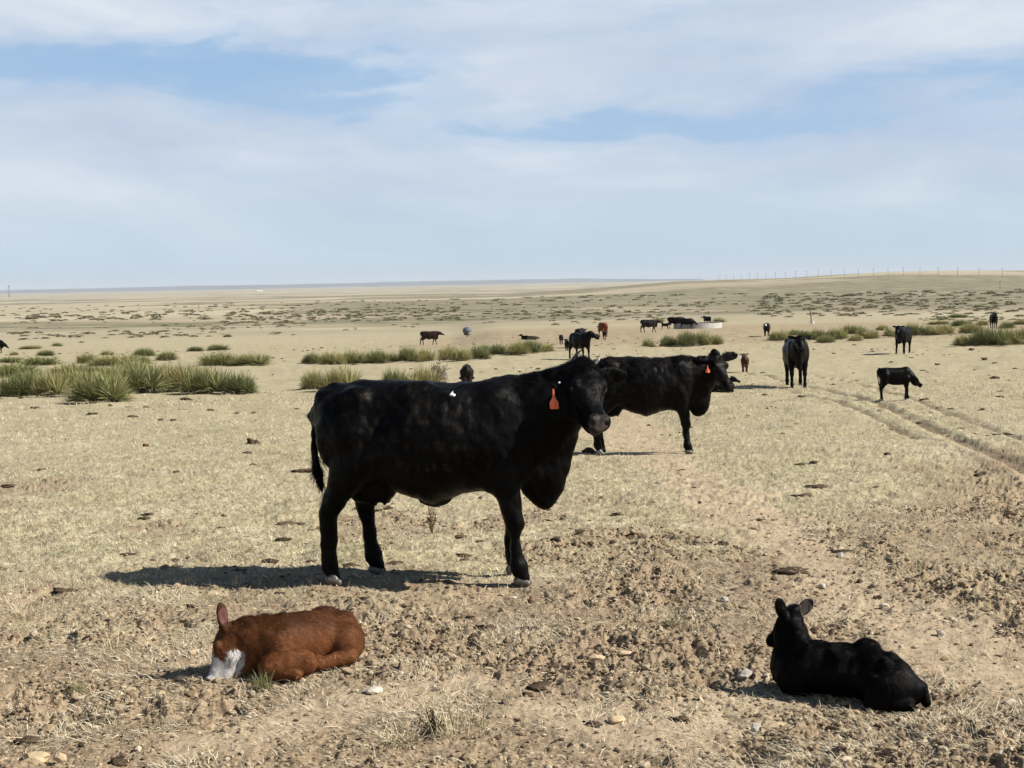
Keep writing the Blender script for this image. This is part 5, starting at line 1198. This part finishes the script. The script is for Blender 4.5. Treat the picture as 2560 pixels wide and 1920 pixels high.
D_ = [ # px, py, w, h, reddish, label
 (634, 1110, 46, 22, 0, 'tall crumbly dung heap left of the tail of the big cow'), (618, 1132, 28, 8, 0, 'flat dung piece just below the tall heap'), (366, 1116, 20, 9, 1, 'reddish dung lump alone left of the tall heap'), (752, 1182, 60, 10, 0, 'long flat dung pat beside the tail of the big cow'),
 (381, 1179, 16, 9, 0, 'small dung lump, left of two in line'), (441, 1179, 18, 8, 0, 'small dung lump, right of two in line'), (108, 1174, 28, 7, 0, 'thin dark dung pat at left on the pale grass'), (466, 1000, 34, 10, 0, 'dark broken dung just in front of the left thicket'),
 (365, 1022, 18, 7, 1, 'reddish lump in front of the left thicket, right of centre'), (528, 1027, 22, 8, 1, 'reddish cone shaped lump right of the left thicket'), (277, 1015, 14, 4, 0, 'flat dung bit in front of the nearest yucca, left'), (321, 1015, 18, 4, 0, 'flat dung bit in front of the nearest yucca, right'),
 (90, 1024, 26, 7, 0, 'dark lump in front of the yuccas at far left'), (20, 1222, 40, 9, 0, 'dark flat pat at the left frame edge'), (590, 1034, 16, 6, 0, 'dung bit, second right of the reddish cone'), (634, 1033, 16, 6, 0, 'dung bit, third right of the reddish cone'),
 (435, 1053, 16, 8, 0, 'round dung lump below the left thicket, right of a pair'), (401, 1050, 14, 7, 0, 'round dung lump below the left thicket, left of a pair'), (330, 1040, 30, 6, 0, 'low flat pat below the nearest yucca'), (230, 1036, 34, 7, 0, 'wide grey pat below the nearest yucca on its left'),
 (160, 1482, 60, 14, 0, 'dark churned dung strip near the left shadow tip'), (370, 1288, 34, 8, 0, 'flat dark pat left of the hind legs'), (1473, 1133, 38, 20, 0, 'dark dung mound by the hind hoof of the second cow'), (1212, 1574, 56, 16, 0, 'big dark dung clump in front of the big cow'),
 (1320, 1570, 64, 10, 0, 'flat dark pat right of the big dung clump'), (1405, 1680, 120, 9, 0, 'very long flat dung slab in front of the flat tan stone'), (1352, 1714, 80, 11, 0, 'thick dung slab below the very long one'), (1318, 1743, 40, 14, 0, 'dark hollow dung lump below the thick slab'),
 (1245, 1668, 80, 10, 0, 'thin dung slab left of the very long one'), (1592, 1340, 60, 22, 1, 'reddish clod raised on the grass right of the front legs'), (1990, 1428, 100, 10, 0, 'wide grey brown dung pat lying on the reddish path'), (1540, 1292, 40, 9, 0, 'dark pat on grass above the reddish clod'),
 (2005, 1162, 34, 7, 0, 'dark dung right of the second cow, left of three'), (2035, 1162, 26, 6, 0, 'dark dung right of the second cow, middle of three'), (2217, 1138, 26, 9, 0, 'dark dung on the slope left of the rut'), (2000, 1240, 60, 10, 0, 'dark pat cluster on the pale grass, left'),
 (2040, 1218, 70, 11, 0, 'dark pat cluster on the pale grass, top'), (2190, 1222, 20, 6, 0, 'small dark dung right of the pat cluster'), (2005, 992, 24, 9, 0, 'round dark dung below the head on cow'), (1914, 988, 18, 5, 0, 'dark dung left below the head on cow'),
 (2226, 906, 14, 6, 0, 'dung lump left of the sniffing calf, beyond it'), (2180, 880, 16, 5, 0, 'dung lump left of the walking black cow'), (2278, 895, 18, 4, 0, 'flat dung under the walking black cow'), (2344, 911, 18, 5, 0, 'dark dung, right of the walking black cow'),
 (2461, 899, 20, 7, 1, 'reddish dung lump at upper right'), (2485, 908, 18, 4, 0, 'flat dung just below the reddish one at upper right'), (2486, 946, 26, 8, 0, 'dark oval dung pat at right of the sniffing calf'), (2427, 875, 16, 6, 0, 'dung lump below the big yucca patch'),
 (2500, 995, 22, 5, 0, 'flat dung at far right'), (2452, 1024, 16, 8, 0, 'crumbly dung beyond the second rut'), (2520, 1085, 30, 9, 0, 'dark dung in the second rut at the right edge'), (1735, 1218, 16, 8, 0, 'dark lump on the reddish path, upper one'),
 (1750, 1256, 12, 8, 0, 'dark lump on the reddish path, lower one'), (1825, 1262, 12, 7, 0, 'dark lump at the right border of the path'), (1810, 1366, 38, 13, 0, 'black crumbled dung left of the path'), (2445, 1186, 26, 8, 0, 'dark lump below the main rut at right'),
 (1322, 960, 14, 5, 0, 'small dung bit above the back of the big cow, right'), (1302, 959, 12, 4, 0, 'small dung bit above the back of the big cow, left'), (1455, 868, 26, 5, 0, 'dark bit in the grass behind the cow pair'), (1466, 1002, 16, 6, 0, 'hidden dark bit'), (1300, 930, 12, 5, 0, 'dung bit in the pale grass left of the horned head'), (1345, 924, 14, 5, 0, 'dung bit beside the pale patch left of the horned head'),
 (1412, 914, 22, 5, 0, 'dark dung at the shadow left of the cow pair'), (700, 1480, 40, 8, 0, 'dark scrape just below the near hind hoof'), (1155, 1385, 46, 10, 0, 'broken dark pat below the belly of the big cow'), (955, 1380, 40, 7, 1, 'reddish brown pat between the hind and front legs'),
 (2150, 1455, 22, 14, 0, 'dark rough clod right of the flat pat on the path'), (2270, 1460, 20, 14, 0, 'dark rough clod in the broken ground at right'), (2195, 1497, 26, 12, 0, 'dark rough clod above the black calf'), (1700, 1800, 60, 12, 0, 'dark hollow in the dirt left below the black calf'),
 (60, 1855, 70, 22, 0, 'black broken clod at the lower left'), (300, 1905, 60, 20, 0, 'black broken clod at the bottom edge, left'), (930, 1905, 34, 20, 0, 'black clod at the bottom edge, left of the weed'), (1480, 1810, 60, 12, 0, 'flat dark slab at the bottom, right of centre'), (480, 1520, 30, 16, 0, 'dark clod above the ear of the sleeping calf')]
for i, (px, py, w, h, rd, lb) in enumerate(D_):
    if 'hidden' in lb: continue
    stone(px, py, w, h, M_DUNGR if rd else M_DUNG, lb, 30 + i, 'dung_pat', 'dung', 3, 0.6, 1.0, 0.45, 'dung lying on the grass')

def zat(x, y): return zground(x, y)
def scatter_clods():
    rng = np.random.default_rng(21); import bmesh
    bm = bmesh.new(); bmesh.ops.create_icosphere(bm, subdivisions=1, radius=0.5)
    bv = np.array([q.co[:] for q in bm.verts]); bf = np.array([[q.index for q in p_.verts] for p_ in bm.faces]); bm.free()
    n = 125000
    y = 5.0 + (rng.random(n) ** 1.5) * 8.5; x = (rng.random(n) * 2 - 1) * (0.38 * y + 1.0)
    s_, r_, b_, ru, dz = masks(x, y)
    cl = fbm(x / 0.75, y / 0.75, 51, 4) - 0.02
    keep = (s_ * (1 - 0.8 * r_) * (1 - 0.6 * ru) * sstep(0.35, 0.6, cl) > rng.random(n) * 0.75) | ((s_ * (1 - .7 * r_) + 0.06) * 0.22 > rng.random(n))
    x, y = x[keep], y[keep]; n = len(x)
    z = zat(x, y); sz = 0.006 + 0.018 * rng.random(n) ** 2.2 + 0.022 * (rng.random(n) < 0.03)
    V = bv[None] * (1 + 0.5 * (rng.random((n, len(bv), 1)) - 0.5)) * (sz[:, None] * rng.uniform(0.65, 1.35, (n, 3)) * np.array([1.25, 1.1, 0.75]))[:, None]
    a = rng.uniform(0, 6.28, n); ca, sa = np.cos(a)[:, None], np.sin(a)[:, None]
    V = np.stack([V[..., 0] * ca - V[..., 1] * sa, V[..., 0] * sa + V[..., 1] * ca, V[..., 2]], -1) + np.stack([x, y, z + sz * 0.12], -1)[:, None]
    pal = np.array([(0.29, 0.215, 0.135), (0.36, 0.28, 0.18), (0.21, 0.15, 0.095), (0.12, 0.083, 0.055), (0.45, 0.37, 0.26), (0.52, 0.45, 0.34), (0.07, 0.05, 0.035)])
    c = 0.88 * pal[rng.choice(7, n, p=[.27, .29, .15, .07, .145, .015, .06])] * rng.uniform(.8, 1.2, (n, 1))
    F_ = (bf[None] + (np.arange(n) * len(bv))[:, None, None]).reshape(-1, 3)
    o = mesh_np('gravel_and_clods', V.reshape(-1, 3), F_, mat_tint('clod', 0.95, 0.1), None, False, np.repeat(c, len(bv), 0)); tag(o, 'crumbled brown clods and gravel strewn over the foreground dirt', kind='stuff')
def scatter_straw():
    rng = np.random.default_rng(22); n = 190000
    y = 1 / (rng.random(n) * (1 / 5.2 - 1 / 18.) + 1 / 18.); x = (rng.random(n) * 2 - 1) * (0.38 * y + 1.0)
    cl = fbm(x / 0.45, y / 0.45, 82, 4); s_, r_, b_, ru, dz = masks(x, y)
    keep = (sstep(0.46, 0.66, cl) * 0.75 + 0.07) * (1 - 0.6 * r_) > rng.random(n); keep &= y > 0
    x, y = x[keep], y[keep]; n = len(x); z = zat(x, y) + 0.003
    L = rng.uniform(0.02, 0.07, n) + 0.08 * (rng.random(n) < 0.05); a = vnoise(x / .4, y / .4, 83) * 6 + rng.normal(0, .9, n); e = np.abs(rng.normal(0, 0.22, n)) + 0.03
    d = np.stack([np.cos(a) * np.cos(e), np.sin(a) * np.cos(e), np.sin(e)], -1); r0 = np.stack([x, y, z], -1)
    c = np.array([0.62, 0.54, 0.39]) * rng.uniform(0.5, 1.25, (n, 1))
    v, f, cc = blades(r0, r0 + d * L[:, None], rng.normal(0, .006, (n, 3)) + np.array([0, 0, .006]), rng.uniform(0.0009, 0.0019, n), c, 3)
    o = mesh_np('straw_litter', v, f, mat_tint('straw', 0.8, 0.15, (1, 1, 1), 0.15), None, False, cc); tag(o, 'dry straw litter over the foreground dirt', kind='stuff')
def scatter_grass():
    rng = np.random.default_rng(23); n = 1000000
    y = 1 / (rng.random(n) * (1 / 6.2 - 1 / 46.) + 1 / 46.); x = (rng.random(n) * 2 - 1) * (0.38 * y + 1.0)
    s_, r_, b_, ru, dz = masks(x, y); cl = fbm(x / 0.35, y / 0.35, 84, 4); cb_ = fbm(x / 1.6, y / 1.6, 85, 3)
    keep = (1 - 0.93 * s_) * (1 - 0.85 * r_) * (1 - 0.8 * ru) * (0.18 + sstep(0.38, 0.62, cl) * 0.8) * (0.45 + sstep(.35, .6, cb_) * .55) > rng.random(n)
    keep &= flatten(x, y) > -1; x, y = x[keep], y[keep]; n = len(x); z = zat(x, y) - 0.002
    sc_ = 1 + sstep(12, 40, y) * 1.6
    L = rng.uniform(0.018, 0.052, n) * sc_; a = vnoise(x / .3, y / .3, 86) * 8 + rng.normal(0, .9, n); e = np.clip(rng.normal(0.5, 0.35, n), 0.05, 1.4)
    d = np.stack([np.cos(a) * np.cos(e), np.sin(a) * np.cos(e), np.sin(e)], -1); r0 = np.stack([x, y, z], -1)
    c = np.array([0.60, 0.525, 0.365]) * rng.uniform(0.30, 1.45, (n, 1)) * (0.55 + 0.85 * vnoise(x / 0.16, y / 0.16, 89))[:, None]; gr = vnoise(x / 1.1, y / 1.1, 87) > 0.80; c[gr] *= np.array([0.85, 0.90, 0.80])
    v, f, cc = blades(r0, r0 + d * L[:, None], np.zeros((n, 3)) + np.array([0, 0, .002]), rng.uniform(0.0012, 0.0022, n) * sc_, c, 2)
    o = mesh_np('dry_grass', v, f, mat_tint('dry_grass_blade', 0.8, 0.15, (1, 1, 1), 0.2), None, False, cc); tag(o, 'short dry bleached grass', kind='stuff')
def scatter_crumbs():
    """small dung crumbs and dark bits on the pale grass, mid distance"""
    rng = np.random.default_rng(24); import bmesh
    bm = bmesh.new(); bmesh.ops.create_icosphere(bm, subdivisions=1, radius=0.5)
    bv = np.array([q.co[:] for q in bm.verts]); bf = np.array([[q.index for q in p_.verts] for p_ in bm.faces]); bm.free()
    n = 2600; y = 10 + (rng.random(n) ** 1.2) * 130; x = (rng.random(n) * 2 - 1) * 0.41 * y
    keep = sstep(0.42, 0.62, fbm(x / 5, y / 9, 88, 3)) * 0.8 + 0.15 > rng.random(n); x, y = x[keep], y[keep]; n = len(x); z = zat(x, y)
    sz = (0.03 + 0.09 * rng.random(n) ** 2) * (1 + sstep(30, 120, y) * 1.2)
    V = bv[None] * (1 + 0.6 * (rng.random((n, len(bv), 1)) - 0.5)) * (sz[:, None] * rng.uniform(0.6, 1.3, (n, 3)) * np.array([1.4, 1.1, 0.5]))[:, None] + np.stack([x, y, z], -1)[:, None]
    c = np.array([(0.06, 0.042, 0.028), (0.11, 0.07, 0.045), (0.15, 0.12, 0.07)])[rng.choice(3, n, p=[.5, .3, .2])] * rng.uniform(.7, 1.2, (n, 1))
    F_ = (bf[None] + (np.arange(n) * len(bv))[:, None, None]).reshape(-1, 3)
    o = mesh_np('dung_crumbs', V.reshape(-1, 3), F_, mat_tint('crumb', 0.95, 0.08), None, False, np.repeat(c, len(bv), 0)); tag(o, 'small dark dung crumbs sprinkled over the pale grass', kind='stuff')

# ------------------------------------------------------------------ tank, feeder, poles, tower, building
def ring_mesh(name, r0, r1, z0, z1, mat, parent, n=72, bev=0.03):
    prof = [(r1, z0), (r1, z1 - bev), (r1 - bev, z1), (r0 + bev, z1), (r0, z1 - bev), (r0, z0)]
    th = np.linspace(0, 2 * np.pi, n, endpoint=False); v = np.array([[r_ * np.cos(t_), r_ * np.sin(t_), z_] for r_, z_ in prof for t_ in th])
    f = [[i * n + j, i * n + (j + 1) % n, (i + 1) * n + (j + 1) % n, (i + 1) * n + j] for i in range(len(prof) - 1) for j in range(n)]
    return mesh_np(name, v, f, mat, parent, False)
def tank():
    p = at(1752, 822); s = mpp(p); R_ = 61 * s; p = p + np.array([0, R_, 0]); p[2] = zbase(p[0], p[1]) - 0.25; root = empty('stock_tank', p); tag(root, 'low round concrete stock tank that cattle drink from', 'water tank')
    h = 0.25 + 13 * s
    ring_mesh('wall', R_ - 0.18, R_, -0.3, h, mat_simple('tank_concrete', (0.40, 0.385, 0.35), 0.9, 0.2, 0.2, 1.5, 0.3, 10, 0.02), root)
    th = np.linspace(0, 2 * np.pi, 64, endpoint=False); v = [[(R_ - 0.17) * np.cos(t_), (R_ - 0.17) * np.sin(t_), h - 0.16] for t_ in th]
    me = bpy.data.meshes.new('water'); me.from_pydata(v, [], [list(range(64))]); mw, t, b = mat_new('tank_water'); b.inputs['Base Color'].default_value = (0.02, 0.03, 0.03, 1); b.inputs['Roughness'].default_value = 0.08
    me.materials.append(mw); link(bpy.data.objects.new('water', me), root)
def feeder():
    p = at(1168, 842); p[2] = zbase(p[0], p[1]); s = mpp(p); root = empty('mineral_feeder', p, R(20)); tag(root, 'blue grey wind turned mineral feeder hood on a short post', 'feeder')
    k_ = 22 * s / 0.9
    S = Sdf(); S.ell((0, 0, 0.62), (0.46, 0.42, 0.40), 0.02); S.ell((0.35, -0.2, 0.36), (0.30, 0.40, 0.20), 0.02, None, '-'); S.ell((0.05, 0, 0.42), (0.34, 0.30, 0.25), 0.02, None, '-')
    V, Fq = S.mesh(0.025); mesh_np('hood', V * k_, Fq, mat_simple('feeder_hood', (0.10, 0.11, 0.135), 0.6, 0.3, 0.3, 4), root)
    pm = mat_simple('feeder_pan', (0.05, 0.045, 0.05), 0.6)
    S = Sdf(); S.ell((0, 0, 0.24), (0.36, 0.34, 0.09), 0.02); V, Fq = S.mesh(0.025); mesh_np('pan', V * k_, Fq, pm, root)
    tube_mesh('post', [[(0, 0, -0.05), (0, 0, 0.2 * k_)]], [[0.05, 0.05]], pm, root, 8)
    v = np.array([(0.0, -.02, .95), (.10, -.02, .95), (.16, -.02, 1.42), (.08, -.02, 1.45), (0.0, .02, .95), (.10, .02, .95), (.16, .02, 1.42), (.08, .02, 1.45)]) * k_
    mesh_np('wind_vane', v, [[0, 1, 2, 3], [7, 6, 5, 4], [0, 4, 5, 1], [1, 5, 6, 2], [2, 6, 7, 3], [3, 7, 4, 0]], mat_simple('vane_metal', (0.30, 0.32, 0.35), 0.4, 0.5, 0.1), root, False)
tank(); feeder()
def marker():
    p = at(2028, 808); p[2] = zbase(p[0], p[1]); s = mpp(p); root = empty('marker_pole', p); tag(root, 'thin bare pole beside two white posts on the brown ground', 'pole')
    wood = mat_simple('old_wood', (0.12, 0.095, 0.07), 0.9)
    tube_mesh('pole', [[(0, 0, -.2), (-.02 , 0, 16 * s), (-4.0 * s, 0, 40 * s)]], [[.09, .08, .06]], wood, root, 8)
    for nm, x_, w_, h_ in (('short', -0.5, 3.4, 5), ('tall', 6.2, 3.4, 7)):
        q = at(2027 + x_, 808 + (0 if nm == 'short' else 3)); q[2] = zbase(q[0], q[1])
        o = tube_mesh('white_post', [[(0, 0, -.1), (0, 0, h_ * s)]], [[w_ * s / 2, w_ * s / 2]], M_WHITE, None, 10); o.location = q
        tag(o, nm + ' white post, ' + ('at the foot of' if nm == 'short' else 'just right of') + ' the thin bare pole', 'post')
marker()
POLES = [(2078, 55, 118), (1928, 55, 130), (1792, 55, 130), (1667, 65, 138), (1550, 55, 137), (1443, 57, 130), (1345, 50, 118), (1252, 45, 110), (1154, 52, 112), (1064, 65, 115), (980, 70, 118), (898, 68, 118), (823, 68, 120), (752, 52, 110), (686, 55, 105), (623, 53, 97), (563, 50, 97), (507, 57, 95), (455, 57, 93), (403, 60, 95), (355, 65, 100), (308, 68, 100), (265, 74, 104), (253, 76, 104), (178, 80, 106)]
M_POLE = mat_simple('power_pole_wood', (0.12, 0.095, 0.08), 0.95, 0.1, 0.2, 1.0, 0)
def power_pole(x_, D_ist, H_, label, z=None):
    q = at_d(x_, D_ist)
    root = empty('power_pole', q); tag(root, label, 'power pole', 'power poles strung over the far plain')
    tube_mesh('pole', [[(0, 0, -1), (0, 0, H_)]], [[.21, .17]], M_POLE, root, 6)
    tube_mesh('crossarm', [[(-1.5, 0, H_ - 1.2), (1.5, 0, H_ - 1.2)]], [[.16, .16]], M_POLE, root, 5)
    return root
for i, (cx_, a_, b_) in enumerate(POLES):
    x_ = 1700 + cx_ * 0.3888; h_ = (b_ - a_) * 0.3888
    Dp = 3700 * 13.0 / max(24.5 - 0.5 * i, 10)
    lb = ('power pole nearest the right frame edge on the far line' if i == 0 else 'last faint power pole at the left end of the line' if i == len(POLES) - 1 else
          'distant power pole on the far slope, ' + ['second', 'third', 'fourth', 'fifth', 'sixth', 'seventh', 'eighth', 'ninth', 'tenth', 'eleventh', 'twelfth', 'thirteenth', 'fourteenth', 'fifteenth', 'sixteenth', 'seventeenth', 'eighteenth', 'nineteenth', 'twentieth', 'twenty-first', 'twenty-second', 'twenty-third', 'twenty-fourth'][i - 1] + ' from the right frame edge')
    power_pole(x_, Dp, 13.0, lb)
for px, py, h_, lb in ((2500, 722, 20, 'small lone pole on the slope below the line at right'), (1378, 793, 22, 'pale pole on the plain left of the red cow'), (1230, 774, 18, 'lone pole on the plain above the mineral feeder'), (970, 772, 14, 'lone pole on the plain, right of centre left'), (497, 778, 14, 'lone pole on the plain above the left thicket')):
    p = at(px, py); s = mpp(p); p[2] = zbase(p[0], p[1]); root = empty('power_pole', p); tag(root, lb, 'power pole', 'power poles strung over the far plain')
    tube_mesh('pole', [[(0, 0, -.5), (0, 0, h_ * s)]], [[.6 * s, .5 * s]], M_POLE, root, 6); tube_mesh('crossarm', [[(-2.4 * s, 0, h_ * s * .92), (2.4 * s, 0, h_ * s * .92)]], [[.4 * s, .4 * s]], M_POLE, root, 5)
def tower():
    q = at_d(30, 9000); H_ = 29 * 9000 / F; root = empty('water_tower', q); tag(root, 'faint tall tower on the horizon at the far left', 'tower')
    lg = [[(a * 3.2, b * 3.2, -2), (a * 1.5, b * 1.5, H_ * .86)] for a in (-1, 1) for b in (-1, 1)]
    m_ = mat_simple('tower_steel', (0.2, 0.2, 0.22), 0.7, 0.3, 0.1, 1, 0)
    for l_ in lg: tube_mesh('leg', [l_], [[1.0, .8]], m_, root, 5)
    tube_mesh('brace', [[(-2.6, -2.6, H_ * .3), (2.2, -2.2, H_ * .55)], [(2.6, -2.6, H_ * .3), (-2.2, -2.2, H_ * .55)], [(-2.4, -2.4, H_ * .45), (2.4, -2.4, H_ * .45)]], [[.5, .5]] * 3, m_, root, 4)
    S = Sdf(); S.cap((0, 0, H_ * .88), (0, 0, H_ * .95), 4.2, 4.2, 1); V, Fq = S.mesh(0.8, 1.0); mesh_np('tank', V, Fq, m_, root)
tower()
def sheds():
    q = at_d(655, 9500); W2 = 7 * 9500 / F; root = empty('shed', q); tag(root, 'tiny white farm shed on the horizon at left', 'building')
    v = np.array([(-W2, 0, -8), (W2, 0, -8), (W2, 14, -8), (-W2, 14, -8), (-W2, 0, 6), (W2, 0, 6), (W2, 14, 6), (-W2, 14, 6)], float)
    mesh_np('wall', v, [[0, 1, 5, 4], [1, 2, 6, 5], [2, 3, 7, 6], [3, 0, 4, 7]], M_WHITE, root, False)
    v = np.array([(-W2 - .5, -.6, 5.9), (W2 + .5, -.6, 5.9), (W2 + .5, 7, 9), (-W2 - .5, 7, 9), (W2 + .5, 14.6, 5.9), (-W2 - .5, 14.6, 5.9)], float)
    mesh_np('roof', v, [[0, 1, 2, 3], [3, 2, 4, 5]], M_WHITE, root, False)
sheds()
build_ground(); build_hills(); scatter_clods(); scatter_straw(); scatter_grass(); scatter_crumbs()

# ------------------------------------------------------------------ haze
def haze():
    x0, x1, y0, y1, z0, z1 = -47000, 47000, -60, 46500, -75, 175
    # the far hills and their foot stay inside
    v = [(x, y, z) for x in (x0, x1) for y in (y0, y1) for z in (z0, z1)]
    me = bpy.data.meshes.new('haze'); me.from_pydata(v, [], [(0, 1, 3, 2), (4, 6, 7, 5), (0, 4, 5, 1), (2, 3, 7, 6), (0, 2, 6, 4), (1, 5, 7, 3)])
    m_ = bpy.data.materials.new('haze'); m_.use_nodes = True; t = m_.node_tree; t.nodes.clear()
    pv = t.nodes.new('ShaderNodeVolumePrincipled'); pv.inputs['Color'].default_value = (0.86, 0.92, 1.0, 1); pv.inputs['Density'].default_value = HAZE_D; pv.inputs['Anisotropy'].default_value = 0.0
    o_ = t.nodes.new('ShaderNodeOutputMaterial'); t.links.new(pv.outputs[0], o_.inputs['Volume']); me.materials.append(m_)
    o = bpy.data.objects.new('haze', me); link(o); tag(o, kind='stuff')
HAZE_D = 3.2e-5
haze()
